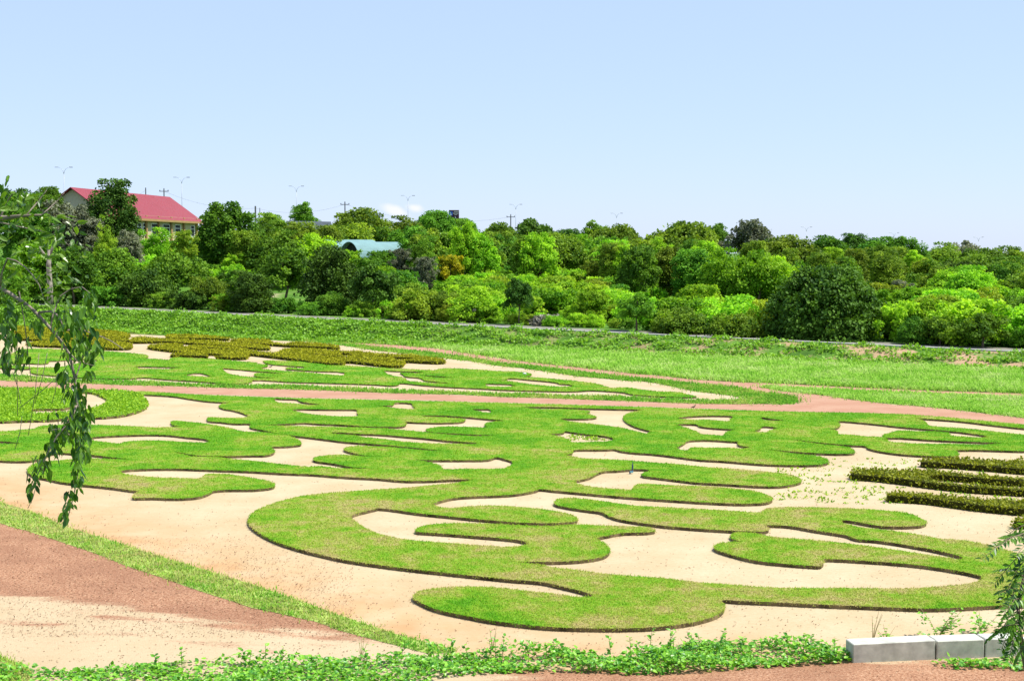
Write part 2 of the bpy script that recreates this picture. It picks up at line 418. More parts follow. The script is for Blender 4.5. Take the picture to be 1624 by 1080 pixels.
M_GLASS = plain('window_glass', (.012, .016, .02), .5, .1, .2, .6)
M_WHITE = plain('white_frame', (.75, .75, .72), .6, .3, .05, 1)
M_TEAL = plain('teal_sheet', (.15, .26, .26), .7, .15, .12, .8)
M_SHADE = plain('shade_and_dark_wall', (.025, .035, .03), .9, .1, .3, 2)  # painted shade inside the shed arches; also the low house's dark wall
M_GREYROOF = plain('grey_roof', (.055, .07, .08), .8, .2, .2, 1)
M_ASPH = plain('asphalt', (.17, .165, .13), .9, .15, .2, 2)
m, nt, out = mat('red_roof'); M_RED = m
tcx = N(nt, 'TexCoord'); wv = N(nt, 'TexWave'); wv.inputs['Scale'].default_value = 1.05; wv.bands_direction = 'X'
nt.links.new(tcx.outputs['Object'], wv.inputs['Vector'])
principled(nt, out, mix(nt, noise(nt, .5, 4), (.19, .009, .020), (.25, .02, .033)), .55, .35, wv.outputs['Fac'], .8, .12)

# ------------------------------------------------------------------ ground, embankment, hill
def axis(parts):
    a = [np.arange(p[0], p[1], p[2]) for p in parts]; return np.concatenate(a + [[parts[-1][1]]])
xs = axis([(-1800, -300, 150), (-300, -90, 10), (-90, 90, .75), (90, 300, 10), (300, 1800, 150)])
ys = axis([(-40, 20, 2.5), (20, 90, .8), (90, 170, .65), (170, 420, 4), (420, 900, 40), (900, 4200, 300)])
GX, GY = np.meshgrid(xs, ys); GZ = terrain(GX, GY)
GV = np.stack([GX, GY, GZ], 2).reshape(-1, 3); nx = len(xs)
ii, jj = np.meshgrid(np.arange(nx - 1), np.arange(len(ys) - 1)); i0 = (jj * nx + ii).ravel()
GQ = np.stack([i0, i0 + 1, i0 + nx + 1, i0 + nx], 1)
gs = bank_s(GV[:, 0], GV[:, 1])
V6 = [(-60, 770), (0, 796), (50, 811), (110, 836), (200, 864), (300, 896), (400, 926), (500, 961), (600, 996), (690, 1022), (725, 1031),
      (690, 1036), (640, 1026), (545, 1001), (500, 986), (400, 963), (300, 931), (200, 896), (110, 863), (40, 841), (0, 829), (-60, 808)]
v6w = on_plane(spline(V6), 0)[:, :2]
dv = np.full(len(GV), 99.); near = np.where((GV[:, 1] > 22) & (GV[:, 1] < 60) & (abs(GV[:, 0]) < 40))[0]
for a in v6w: dv[near] = np.minimum(dv[near], np.hypot(GV[near, 0] - a[0], GV[near, 1] - a[1]))
tint = np.exp(-(dv / 2.6) ** 2)
tint = np.maximum(tint, .8 * sm(30.5, 27.5, GV[:, 1]))
veg = sm(-2.2, -.8, gs); veg = np.maximum(veg, sm(22, 18, GV[:, 1]))
bare = sm(.2, 1., gs) * sm(6, 4.2, gs) * sm(-20, 40, GV[:, 0])
fs = gs[GQ].mean(1)
for nm, k in (('ground', fs < -1.2), ('embankment', (fs >= -1.2) & (fs < 11)), ('hill', fs >= 11)):
    q = GQ[k]; u, inv = np.unique(q, return_inverse=True)
    me = np_mesh(nm, GV[u], [inv.reshape(q.shape)], M_GROUND, {'veg': ('POINT', veg[u]), 'tint': ('POINT', tint[u]), 'bare': ('POINT', bare[u])}, True)
    tag(obj(nm, me), {'ground': 'pale sandy ground of the garden', 'embankment': 'low green embankment along the far side of the garden',
                      'hill': 'scrub covered hillside rising behind the embankment'}[nm], kind='structure')

# ------------------------------------------------------------------ flat sheets: laterite paths, gravel road, verges
def sheet(name, add, cut, z, m, jitter=0., label=None, kind='structure', cat=None):
    V, T, E = region(add, cut, jitter); V3 = on_plane(V, z)
    return tag(obj(name, np_mesh(name, V3, [T], m)), label, cat, kind=kind), V3, T, E
PATH_A = [(-60, 602), (0, 604), (200, 610.5), (400, 616), (600, 622), (800, 629.5), (1000, 636), (1100, 640), (1240, 641), (1300, 640), (1300, 654), (1240, 652),
          (1040, 645), (840, 639), (640, 634), (400, 628), (200, 620), (0, 613), (-60, 611)]
PATH_B = [(545, 541), (600, 544.8), (700, 554), (760, 563), (800, 570), (840, 574.5), (920, 583), (1000, 592), (1040, 595.5), (1100, 602), (1180, 606.5), (1240, 612),
          (1262, 631), (1240, 626), (1200, 620), (1170, 614.5), (1100, 608.5), (1040, 601.5), (1000, 598.5), (920, 589), (840, 579), (800, 576.5), (760, 570), (700, 561), (600, 551), (545, 544)]
PATH_J = [(1180, 607), (1203, 612.5), (1237, 620), (1280, 624), (1326, 629.6), (1407, 641), (1440, 643), (1500, 648.5), (1624, 663.5), (1670, 669), (1670, 678),
          (1624, 674), (1440, 658), (1240, 653), (1180, 651), (1180, 640), (1255, 640), (1266, 634), (1258, 629), (1225, 622), (1180, 614)]
PATH_T = [(1170, 605.5), (1240, 608.5), (1418, 617), (1624, 624), (1670, 626), (1670, 632), (1624, 630), (1418, 621.5), (1240, 613.5), (1190, 613)]
PATH_L = [(120, 521), (160, 522), (270, 525), (370, 530), (370, 532.5), (265, 531), (160, 527.5), (120, 526)]
sheet('path', [PATH_A, PATH_B, PATH_J, PATH_T, PATH_L], [], .005, M_LAT, .25, 'reddish laterite garden paths meeting at a fork')

road_poly = [(-60, 800), (0, 826), (40, 838), (110, 860), (200, 893), (300, 928), (400, 960), (500, 983), (545, 998), (640, 1023), (700, 1034), (800, 1058), (900, 1062),
             (1050, 1066), (1200, 1056), (1340, 1046), (1500, 1040), (1624, 1034), (1680, 1034), (1680, 1110), (-60, 1110)]
gx, gy = np.meshgrid(np.arange(-60, 1690, 8.), np.arange(790, 1112, 4.))
RV = np.stack([gx.ravel(), gy.ravel()], 1); w_ = gx.shape[1]
ii, jj = np.meshgrid(np.arange(w_ - 1), np.arange(gx.shape[0] - 1)); i0 = (jj * w_ + ii).ravel()
RQ = np.stack([i0, i0 + w_, i0 + w_ + 1, i0 + 1], 1)
RQ = RQ[inside(RV[RQ].mean(1), np.array(road_poly))]
edge_x = [-60, 0, 100, 200, 300, 400, 500, 560, 700, 800]; edge_y = [938, 946, 953, 965, 978, 990, 1000, 1006, 1010, 1000]
yy = np.interp(RV[:, 0], edge_x, edge_y)
lat = sm(20, -16, RV[:, 1] - yy) * sm(720, 500, RV[:, 0]) * .88
lat = np.maximum(lat, .26 * sm(1060, 1000, RV[:, 1]) * sm(700, 500, RV[:, 0]))
def streak(x0, y0, x1, y1, wd, a):
    t = np.clip((RV[:, 0] - x0) / (x1 - x0), 0, 1); d = (RV[:, 1] - (y0 + t * (y1 - y0))) / wd
    e = np.maximum(0, np.maximum(x0 - RV[:, 0], RV[:, 0] - x1)) / 40
    return a * np.exp(-d * d - e * e)
for st in ((-60, 985, 90, 992, 7, .62), (170, 978, 420, 995, 6, .6), (330, 990, 520, 1012, 9, .6), (330, 1020, 520, 1022, 7, .45), (420, 985, 640, 1010, 16, .6), (200, 1004, 430, 1034, 8, .44), (-60, 1012, 180, 1018, 5, .40), (460, 1008, 660, 1018, 9, .55)):
    lat = np.maximum(lat, streak(*st))
lat = np.maximum(lat, sm(1030, 1060, RV[:, 1]) * sm(640, 900, RV[:, 0]) * .8)
u, inv = np.unique(RQ, return_inverse=True)
tag(obj('road', np_mesh('road', on_plane(RV[u], .006), [inv.reshape(RQ.shape)], M_ROAD, {'lat': ('POINT', lat[u])})), 'sandy road with worn red gravel at the lower left', kind='structure')

V0 = [(300, 527), (380, 531), (470, 533), (548, 540), (545, 544), (500, 537.5), (440, 537), (380, 536), (300, 531)]
V1 = [(470, 534), (545, 543.5), (600, 551), (700, 561), (760, 570), (800, 576.5), (840, 579.5), (920, 589.5), (1000, 599), (1040, 602), (1100, 609), (1170, 615), (1200, 620.5), (1240, 626), (1262, 631),
      (1262, 636), (1235, 637), (1190, 632.5), (1150, 626), (1100, 620), (1040, 608), (1000, 604), (920, 597), (840, 585.5), (800, 581), (760, 575), (700, 568), (640, 561), (600, 556), (545, 548), (470, 538)]
V2 = [(-60, 592), (0, 593), (45, 597.5), (100, 602), (178, 603.5), (240, 605.7), (320, 609.8), (440, 611), (540, 614.5), (640, 618.5), (740, 622), (800, 624), (840, 624.5), (900, 627.5), (940, 627.5), (1000, 629.5), (1060, 633),
      (1120, 634.5), (1150, 634), (1190, 633), (1230, 629), (1260, 630), (1266, 634.5), (1260, 640), (1240, 640.7), (1100, 639.7), (1000, 635.7), (800, 629.3), (600, 621.8), (400, 615.8), (200, 610.3), (0, 603.8), (-60, 602)]
V4 = [(548, 539), (650, 544), (740, 548), (840, 551), (1000, 558), (1240, 570), (1400, 578), (1624, 588), (1680, 591), (1680, 626), (1624, 624), (1418, 617), (1240, 608.5), (1180, 606), (1100, 601.5), (1040, 595),
      (1000, 591.5), (920, 582.5), (840, 574), (800, 569), (760, 562.5), (700, 553), (600, 544)]
V5 = [(1203, 613), (1240, 614), (1418, 622), (1624, 630), (1680, 632), (1680, 669), (1624, 663), (1500, 648), (1440, 642.7), (1407, 640.5), (1326, 629.4), (1280, 623.8), (1237, 619.8)]
V7 = [(-60, 1035), (0, 1041), (30, 1052), (50, 1064), (40, 1090), (-60, 1095)]
def dens_fn(k, p=2.2): return lambda y: k * (34 / np.maximum(y, 20)) ** p
def verge(name, polys, label, k, h, w, m, z=.012, p=2.0, jitter=.5):
    o, V3, T, E = sheet(name, polys, [], z, M_VSHEET, jitter, label, 'stuff', 'grass')
    P = sample(V3, T, dens_fn(k, p))
    e0, e1 = V3[E[:, 0]], V3[E[:, 1]]; L = np.linalg.norm(e1 - e0, axis=1)
    n = rng.poisson(L * 16 * np.sqrt(k / 300)); i = np.repeat(np.arange(len(E)), n); t = rng.random(len(i))[:, None]
    Q = e0[i] + (e1 - e0)[i] * t + rng.standard_t(2.2, (len(i), 3)).clip(-5, 5) * .10 * (1, 1, 0) * (e0[i, 1:2] / 40)
    P = np.vstack([P, Q]); sc_ = (np.maximum(P[:, 1], 25) / 34) ** .6
    obj('grass_blades', blade_mesh('grass_blades', P, h * sc_ ** .3, w * sc_, m, (.5, 1.7)), o)['kind'] = 'stuff'
    return o
verge('grass_verge', [V6, V7], 'strip of rough grass between the red gravel road and the sand', 420, .085, .022, M_VERGE)
verge('grass_verge', [V0, V1], 'grass verge between the far laterite path and the pale sand', 700, .14, .03, M_VERGE)
verge('grass_verge', [V2], 'thin dry grass verge above the middle laterite path', 700, .12, .03, M_VERGE)
verge('grass_field', [V4], 'long pale green grass in front of the embankment', 800, .26, .035, M_FIELD)
verge('grass_field', [V5], 'wedge of rough grass between the two laterite paths at right', 700, .16, .03, M_FIELD)

# ------------------------------------------------------------------ the raised lawns
MAIN = [(205, 620.5), (300, 625), (400, 629), (500, 632), (640, 635), (740, 637.5), (840, 640), (1040, 646), (1240, 652.5), (1440, 657), (1624, 673), (1670, 677), (1670, 952),
 (1593, 959), (1568, 960.5), (1518, 963), (1475, 964.5), (1425, 963), (1350, 960), (1300, 958), (1225, 954.5), (1175, 952.5), (1146, 951), (1144, 952.5), (1149, 960), (1147, 967), (1137, 975), (1120, 981), (1100, 986), (1046, 993.5),
 (1002, 995.5), (965, 996), (927, 995.5), (890, 994.5), (852, 992), (815, 988), (777, 983), (740, 976), (710, 970), (685, 963), (667, 955), (656, 948), (655, 945), (657, 941), (670, 936), (695, 932), (727, 930),
 (765, 930), (800, 932.5), (830, 936), (865, 939.5), (885, 942), (910, 946), (927, 946), (940, 945.5), (941, 944), (932, 940), (915, 935), (890, 929), (860, 922.5), (815, 919), (765, 914), (705, 907.5), (645, 901), (590, 894),
 (540, 886), (500, 877), (480, 872), (445, 861), (422, 851), (407, 842), (396, 832), (394, 825), (397, 817), (407, 809), (425, 801), (450, 793), (480, 786), (515, 782), (540, 780), (580, 777.5), (600, 776),
 (644, 773), (681, 769.6), (720, 766), (740, 763), (752, 760.5), (740, 760), (710, 760.5), (680, 762), (640, 762), (600, 758.5), (550, 756), (500, 752), (450, 750), (400, 747), (330, 744.5), (290, 743), (245, 743),
 (200, 745), (190, 747), (200, 752), (237, 756), (290, 758), (318, 758), (327, 752), (345, 751), (370, 753), (407, 759), (427, 763), (434, 766), (436, 769), (431, 772.6), (413, 775), (400, 776), (340, 777.5), (330, 782.5), (315, 787.5),
 (282, 790), (240, 789), (212, 789), (211, 787), (217, 781), (222, 779.5), (200, 776), (170, 772), (130, 768), (95, 763.5), (75, 759), (55, 755), (45, 749), (44, 744), (48, 740), (55, 735), (72, 732), (92, 730),
 (109, 728.5), (146, 727), (180, 728), (205, 728), (180, 725), (145, 721), (110, 718.5), (95, 717.5), (80, 720), (65, 727), (45, 730.5), (20, 731), (0, 730), (-50, 729), (-50, 684),
 (0, 683.7), (20, 683), (30, 681.5), (55, 679.5), (65, 675.5), (80, 674), (140, 673.5), (200, 675.3), (250, 677.5), (275, 677), (287, 676.3), (274, 673.5), (272, 668), (282, 667), (295, 668.5), (320, 671), (345, 675), (365, 679),
 (385, 684), (415, 685), (444, 688), (464, 692.6), (474, 698.5), (478, 702), (475.5, 705), (452, 707.5), (428, 708.5), (430, 710), (435.5, 715), (433, 718.5), (422, 721.5), (400, 722), (348, 723), (308, 721.5), (289, 718),
 (275.5, 716), (304, 723.4), (341, 724.3), (370, 728), (407, 731), (430, 734), (467, 738), (489, 740), (508, 739), (533, 742), (557, 743), (591, 742.5), (560, 740.7), (541, 737), (525, 734), (505, 731.5), (497, 729), (502, 724.5),
 (518, 722), (541, 721), (563, 722.3), (578, 723.5), (600, 723.5), (578, 722.2), (563, 718.5), (549.6, 715), (546, 712.5), (549.6, 709), (567, 707.3), (600, 708), (644, 711), (681, 714.5), (702, 714.4), (674, 711.6), (644, 708.6), (607, 705),
 (578, 702.6), (548, 700.3), (518, 696.6), (489, 693), (459, 689.6), (437, 686), (418, 682), (400, 678.5), (397, 677), (397, 675), (398, 672), (372, 671.5), (350, 669), (332, 667.5), (328.5, 665), (333, 661.5), (345, 662), (370, 662.3),
 (390, 661.5), (394, 659), (384, 654.5), (370, 650.5), (355, 648), (348, 645), (352, 640.5), (365, 638.5), (345, 637.2), (325, 635.6), (300, 632), (275, 628.2), (240, 626), (215, 624.8), (207, 623.5)]
BAY_R = [(1670, 713), (1624, 715), (1576, 713.7), (1532, 713), (1517, 714.2), (1520, 719.6), (1517, 723), (1499, 723.4), (1465, 722.4), (1421, 719), (1385, 713), (1376, 709.6), (1375, 707.4), (1348, 705.6), (1318, 703.3), (1289, 700.3), (1247, 695), (1289, 702.3),
 (1311, 705), (1333, 707.3), (1348, 710), (1355, 715), (1354, 718), (1333, 719.4), (1304, 718.6), (1274, 717), (1244, 714.6), (1215, 712), (1259, 719), (1292, 722.4), (1309, 726.7), (1314, 731), (1309, 735), (1289, 737), (1244, 737), (1200, 735), (1148, 730.6),
 (1111, 728.6), (1074, 724), (1037, 719.6), (1007, 717.6), (984, 714.6), (976, 712), (963, 712.6), (933, 712.8), (909, 713.8), (907, 719), (895, 720.7), (907, 723.3), (926, 727), (948, 727.7), (993, 729.6), (1030, 733), (1074, 735.8), (1118, 740.3),
 (1163, 743.3), (1207, 747), (1240, 750.4), (1252, 752.6), (1267, 758), (1271, 763), (1259, 767.4), (1237, 770.6), (1207, 770.6), (1148, 767), (1104, 764.6), (1074, 761), (1037, 756.6), (1019, 754), (1017, 752), (1022, 749), (1031, 746), (1028, 744.5),
 (1007, 743.7), (978, 746), (955, 747.4), (933, 757.8), (909, 763.7), (926, 769.3), (948, 772.8), (978, 775), (1001, 776.7), (1004, 775), (1007, 770), (1016, 767), (1059, 769), (1118, 771), (1163, 774.2), (1204, 780.2), (1222, 787.5), (1225, 792), (1215, 796.6), (1175, 798.3),
 (1130, 796.6), (1055, 792), (980, 786.6), (930, 782), (880, 777.6), (855, 775.3), (850, 777.5), (817, 783.4), (780, 785.6), (742, 787.2), (717, 789.6), (692, 796), (686, 800), (697, 804), (717, 805.2), (742, 802.7), (790, 801.7), (840, 805.2),
 (877, 809.7), (902, 815), (915, 821), (914, 826), (890, 828.6), (840, 829), (765, 823.5), (715, 818.5), (665, 813.5), (630, 808.6), (600, 805.6), (592, 807.5), (560, 816), (556, 821), (565, 827.5), (580, 837.5), (605, 847.5), (642, 855),
 (705, 860.3), (790, 866.3), (820, 866.2), (835, 863), (837, 860), (815, 855), (777, 851.5), (727, 847.5), (685, 844.5), (660, 842.5), (659, 840), (667, 835), (690, 831), (727, 829.2), (765, 829.8), (815, 832.2), (865, 834.2), (890, 832.8),
 (915, 831.3), (965, 833.3), (1015, 835), (1035, 837.5), (1039, 841), (1027, 843.6), (990, 844.6), (965, 848.6), (946, 853.6), (957, 860), (966, 869), (966, 875), (957, 882), (927, 887.5), (902, 889.5), (852, 890.6), (817, 890.3), (852, 894.8),
 (877, 899.3), (915, 903.3), (965, 910.3), (1046, 916), (1100, 922.5), (1150, 926), (1200, 930), (1250, 932), (1325, 932), (1443, 932.5), (1493, 929.5), (1543, 924), (1558, 917.5), (1557, 913.7), (1543, 909.6), (1518, 904.6), (1468, 897), (1418, 892),
 (1368, 888.6), (1330, 886.6), (1306, 886.5), (1306, 892), (1300, 897), (1285, 896.6), (1250, 894), (1200, 888.6), (1162, 879.6), (1137, 871.6), (1132, 867.5), (1137, 862.5), (1155, 859.5), (1175, 858), (1163, 854.6), (1159, 851), (1161, 846), (1172, 843.5), (1195, 845),
 (1225, 851), (1275, 855), (1325, 859.4), (1375, 865.4), (1425, 872.4), (1475, 880), (1506, 884.5), (1523, 887), (1528, 884), (1493, 874), (1443, 864.5), (1393, 857), (1358, 854), (1343, 848.6), (1293, 840.6), (1255, 834), (1225, 832.2), (1212, 833),
 (1217, 836), (1219, 839.5), (1212, 842.3), (1187, 842), (1150, 840.5), (1105, 837.6), (1055, 833.6), (1017, 828.6), (985, 823.6), (965, 817.3), (955, 812.2), (930, 808.6), (900, 804), (880, 799), (880, 795), (885, 791), (905, 789.5), (942, 792.7),
 (1005, 801.3), (1080, 805.3), (1150, 809.2), (1207, 811.7), (1217, 806), (1250, 804), (1300, 804.5), (1350, 806), (1400, 809), (1437, 813), (1457, 820), (1469, 827.5), (1465, 831.6), (1450, 834), (1400, 834), (1375, 830), (1350, 825.6), (1335, 824.5),
 (1337, 829), (1362, 835.3), (1400, 839.8), (1450, 846.2), (1493, 854), (1530, 857), (1568, 864), (1624, 880), (1670, 890)]
BAY_T = [(1329, 668), (1363, 669.8), (1392, 672.6), (1428, 676.6), (1487, 681.7), (1532, 686), (1567, 692), (1562, 693.9), (1532, 692.3), (1507, 690), (1504.7, 686.5), (1487.7, 684.3), (1458, 683.8), (1425.5, 682.8), (1413.6, 685.6), (1401, 690), (1403, 693.3), (1428, 694),
 (1473, 697), (1517, 699.2), (1562, 701.1), (1591, 702), (1562, 705), (1517, 703.6), (1473, 703.6), (1436, 702.3), (1410, 699.8), (1406, 697), (1404, 693.5), (1378, 692.2), (1348, 689.2), (1329, 688), (1327, 683.7), (1324, 682), (1315.5, 680), (1327, 678.5), (1332, 674)]
BAY_U = [(1451, 662.5), (1464, 663.6), (1488, 665), (1532, 668.6), (1576.6, 674), (1624, 679), (1680, 684), (1680, 695), (1624, 689.2), (1576.6, 684.2), (1532, 679.2), (1495, 677), (1471, 673.9), (1469, 670.7), (1462.5, 666)]
BAY_W = [(826.7, 645.5), (878.5, 645.5), (904, 646.5), (933, 647.5), (978, 648.6), (1019, 650), (1000, 654), (991, 658.5), (989, 663), (992.6, 668), (1003, 674.5), (1018, 679.6), (1032.6, 684), (1025, 687.6), (1010, 684), (988, 678.8), (970, 676), (948, 673),
 (926, 670.7), (904, 668.3), (887, 664), (911, 663.8), (933, 663.7), (946, 661.6), (942, 659), (930, 656), (935.6, 652), (918.5, 650), (889, 648.4), (874, 648.8), (852, 648.4)]
BAY_X = [(667, 659), (689, 658.6), (711, 659.3), (733, 660.6), (755.6, 662.6), (778, 664.6), (800, 667), (787, 668.2), (772, 670.4), (769, 674), (773, 678), (755.6, 677.3), (726, 676.3), (704, 676.3), (689, 677.7), (678.5, 679.3), (675.6, 682), (678.5, 683.8),
 (696, 686), (726, 687.6), (755.6, 689.2), (788, 689.8), (763, 691.6), (748, 691.2), (704, 688.4), (674, 685), (637, 681.7), (600, 678.8), (548, 677.3), (518.5, 676.6), (489, 676), (459, 675.3), (422, 673.8), (437, 672.6), (459, 671.6), (483, 670.4), (504, 671.6),
 (548, 673.6), (592.6, 676.6), (615, 676.4), (638.5, 676), (644, 672), (641.5, 669), (659, 669.4), (689, 670.3), (711, 670), (733, 668.6), (738, 665), (726, 663.3), (704, 661.8), (674, 660.3)]
HOLES = [
 [(144, 694), (175, 691), (212, 689.5), (240, 689), (270, 690), (300, 693.4), (330, 697), (332, 701), (300, 701.2), (250, 698.2), (215, 699), (200, 700.2), (190, 703), (170, 701.2), (145, 697.7)],
 [(-50, 698), (0, 699.4), (18.5, 700.6), (35, 703.4), (24, 703.9), (0, 703.4), (-50, 703)],
 [(1074, 663), (1089, 660.5), (1104, 659.4), (1133, 658.7), (1164, 660.4), (1158.5, 664.4), (1157, 667.9), (1133, 666.2), (1118.5, 665.2), (1104, 665.8)],
 [(1072.6, 673), (1089, 672.2), (1107, 673.2), (1110, 675.6), (1126, 678), (1148, 679.6), (1167, 681.2), (1155.6, 683.7), (1150, 686.7), (1149, 690.2), (1126, 689.2), (1111, 688.2), (1104, 683.9), (1089, 678.7)],
 [(1207, 676), (1234, 678.6), (1222, 682), (1216, 685.2), (1195.6, 683.6), (1206, 679.5)],
 [(1206.7, 661.6), (1225, 664), (1246, 667), (1229.6, 667.3), (1209, 665.2)],
 [(1072.6, 710.4), (1081.5, 705), (1089, 700), (1096, 698.2), (1126, 697.4), (1155.6, 699.3), (1170, 700.3), (1171, 704.6), (1178, 707), (1191, 709.4), (1178, 711.2), (1155.6, 709.8), (1126, 709.8), (1104, 709.2), (1095, 710.6), (1090, 714), (1083, 713.5)],
 [(871, 688.4), (893, 686.3), (896, 683.4), (911, 685.5), (933, 688.5), (955.6, 690.6), (970, 693.6), (975, 696.7), (960, 699.9), (941, 700.3), (926, 701), (907, 701), (901, 697.2), (889, 692.2)],
 [(597, 643), (622, 642.6), (625, 639), (653, 639.6), (655.6, 643.3), (659, 648.2), (637, 648), (615, 645.7)],
 [(748, 649), (763, 648.6), (778, 649.2), (778.5, 654.2), (763, 652.8)],
 [(434, 632.3), (452, 632.6), (472.6, 633.6), (477, 636.6), (495, 639.6), (509.6, 641.5), (492, 642.2), (466.7, 639.8), (452, 639.2), (438.5, 637.7)],
 [(461, 650.2), (474, 648.6), (504, 648.9), (548, 649.2), (567, 650), (566.7, 655), (570, 658.7), (548, 660.2), (518.5, 659), (489, 656.2), (471, 652.8)],
 [(521.5, 686), (541, 685.6), (570, 687.6), (600, 688.6), (644, 692.2), (674, 694.6), (711, 698.6), (733, 700.3), (760, 703), (748, 704.3), (718.5, 703.3), (689, 703.2), (659, 701.7), (630, 699.2), (607, 695.8), (578, 693.2), (560, 689.8), (533, 688.2)],
 [(656, 728), (674, 729), (704, 729.3), (733, 729.3), (775, 728.4), (787, 724.8), (800, 727.4), (813, 732), (813, 736), (800, 742.2), (778, 743.3), (733, 743.3), (701, 743.3), (699, 738.7), (689, 735.2), (671, 731.2)],
]
UPPER = [(27, 557.4), (40, 553.7), (74, 553), (92, 554.4), (130, 556), (170, 557), (200, 559.6), (219, 561), (231, 563), (235, 566), (229, 568.5), (244, 569), (269, 570.7), (271, 568.5), (278, 567), (304, 567.8), (348, 570), (378, 573), (407, 575),
 (412, 575.5), (419, 572.5), (437, 572), (467, 573), (492, 575), (518, 579), (548, 579.6), (592, 582.6), (640, 585), (689, 587), (695, 585.5), (704, 584.4), (748, 585.5), (792, 588.5), (830, 590.4), (841, 593), (842, 595), (832, 597.4), (859, 599), (889, 602),
 (918, 605), (948, 609), (960, 613), (970, 615), (992, 614.4), (1015, 617.4), (1044, 620.7), (1077, 622), (1092, 626), (1104, 629), (1089, 629.6), (1059, 629), (1030, 627.4), (1000, 624.6), (992, 622.6), (970, 620.4), (936, 619), (911, 620.4), (874, 620), (830, 619),
 (800, 618), (763, 616), (718, 613.8), (674, 611), (633, 607.6), (632, 610), (624, 611.4), (600, 610), (563, 608.4), (518, 607.2), (459, 605.4), (400, 603), (398, 605.4), (385, 608), (355, 608), (326, 605.4), (289, 603), (259, 601), (229, 598.6), (207, 600), (178, 600.2),
 (148, 599.5), (104, 597), (74, 594.6), (56, 592.6), (49, 590), (52, 584), (67, 582.6), (96, 582), (126, 576), (148, 575), (155, 571), (126, 570), (95, 572), (76, 573), (77, 575), (71, 577), (44, 576.2), (18, 575.6), (10, 570)]
UHOLES = [
 [(214, 581.6), (244, 581.6), (266.7, 582), (287, 582.4), (266.7, 585.2), (237, 584.7), (219, 584.2)],
 [(293, 595), (304, 592.5), (318.5, 591.6), (330, 594.6), (336, 597.6), (318.5, 597.2), (301, 596.2)],
 [(352, 584.6), (370, 585.2), (406, 588.4), (430, 590.1), (452, 593), (430, 592.3), (408, 591.5), (404, 593.5), (406, 596.6), (420, 598.2), (437, 599), (420, 600), (403, 598.7), (378, 595.7), (360, 591.7)],
 [(405, 576.6), (417, 573), (424, 576.6), (459, 580), (484, 582), (483, 584.2), (456, 583), (453, 584.6), (474, 586.6), (504, 588.6), (547, 591), (546, 595.2), (518, 593.7), (481, 590.2), (444, 587.7), (411, 583.7), (424, 581), (422, 578.5)],
 [(608, 588.2), (630, 588.6), (675.6, 590.4), (659, 592), (635.5, 591), (640, 594.2), (644, 597), (666.7, 599.2), (674, 603), (696, 605.7), (723, 608.3), (696, 608), (666.7, 605.8), (644, 603.2), (643, 600.4), (629.6, 597), (615, 594)],
 [(665, 594.8), (704, 597.2), (720, 598.8), (690, 598.6)],
 [(778, 602.4), (800, 602.4), (807, 600), (844, 602.6), (883, 606.6), (889, 608.6), (904, 609.6), (909, 612.7), (889, 613.3), (859, 611), (830, 608), (807, 604.3)],
 [(769, 608.6), (790, 608.6), (812, 609.6), (818, 612), (793, 613.3), (770, 611.7)],
]
LEFT_SLICE = [(-50, 576), (0, 577.5), (20, 579.5), (45, 582), (55, 583), (40, 585), (0, 583), (-50, 583)]
COVER = [(-50, 613), (0, 614.5), (100, 616), (140, 618), (170, 618.5), (200, 620.5), (220, 625), (231, 634), (234, 642), (228, 648), (205, 656), (180, 660), (150, 661.5), (135, 659), (85, 665.5), (40, 666.5), (0, 668), (-50, 668)]
COVER_CUT = [(48, 650), (55, 648.6), (80, 648.2), (100, 647.6), (125, 640), (127, 622.5), (145, 622), (160, 627), (171, 634), (165, 641), (145, 648), (135, 651), (110, 654.2), (85, 654.2), (55, 655.7)]

def raised(name, add, cut, h, top_m, label, cat, group=None):
    V, T, E = region(add, cut); V3 = on_plane(V, h)
    o = tag(obj(name, np_mesh(name, V3, [T], top_m)), label, cat, group)
    a, b = V3[E[:, 0]], V3[E[:, 1]]; dn = np.array([0, 0, h + .05])
    n = len(E); W_ = np.stack([a, b, b - dn, a - dn], 1).reshape(-1, 3)
    return o, V3, T, E, W_, np.arange(n)[:, None] * 4 + np.array([[0, 1, 2, 3]])
def lawn(add, cut, h, label, k, bh, bw, p=2.3):
    o, V3, T, E, W_, Q = raised('lawn', add, cut, h, M_TURF, label, 'lawn')
    obj('edging', np_mesh('edging', W_, [Q], M_SOIL), o)
    P = sample(V3, T, dens_fn(k, p))
    e0, e1 = V3[E[:, 0]], V3[E[:, 1]]; L = np.linalg.norm(e1 - e0, axis=1)
    n = rng.poisson(L * 85 * (34 / e0[:, 1]) ** 1.0); i = np.repeat(np.arange(len(E)), n); t = rng.random(len(i))[:, None]
    Qp = e0[i] + (e1 - e0)[i] * t + rng.normal(0, .022, (len(i), 3)) * (1, 1, 0); Qp[:, 2] -= rng.random(len(i)) ** 2 * .06
    P = np.vstack([P, Qp]); sc_ = (P[:, 1] / 34) ** .8
    tl = blade_mesh('grass_blades', P, bh * sc_ ** .35, bw * sc_, M_BLADE, (.8, 1.9))
    obj('grass_blades', tl, o)['kind'] = 'stuff'
    return o
lawn([MAIN], [BAY_R, BAY_T, BAY_U, BAY_W, BAY_X] + HOLES, .092, 'big raised lawn of curling lobes across the front of the garden', 800, .050, .015)
lawn([UPPER], UHOLES, .085, 'narrow raised lawn of curling lobes beyond the middle laterite path', 520, .06, .02)
lawn([LEFT_SLICE], [], .10, 'small slice of raised lawn at the left edge beyond the path', 520, .06, .02)

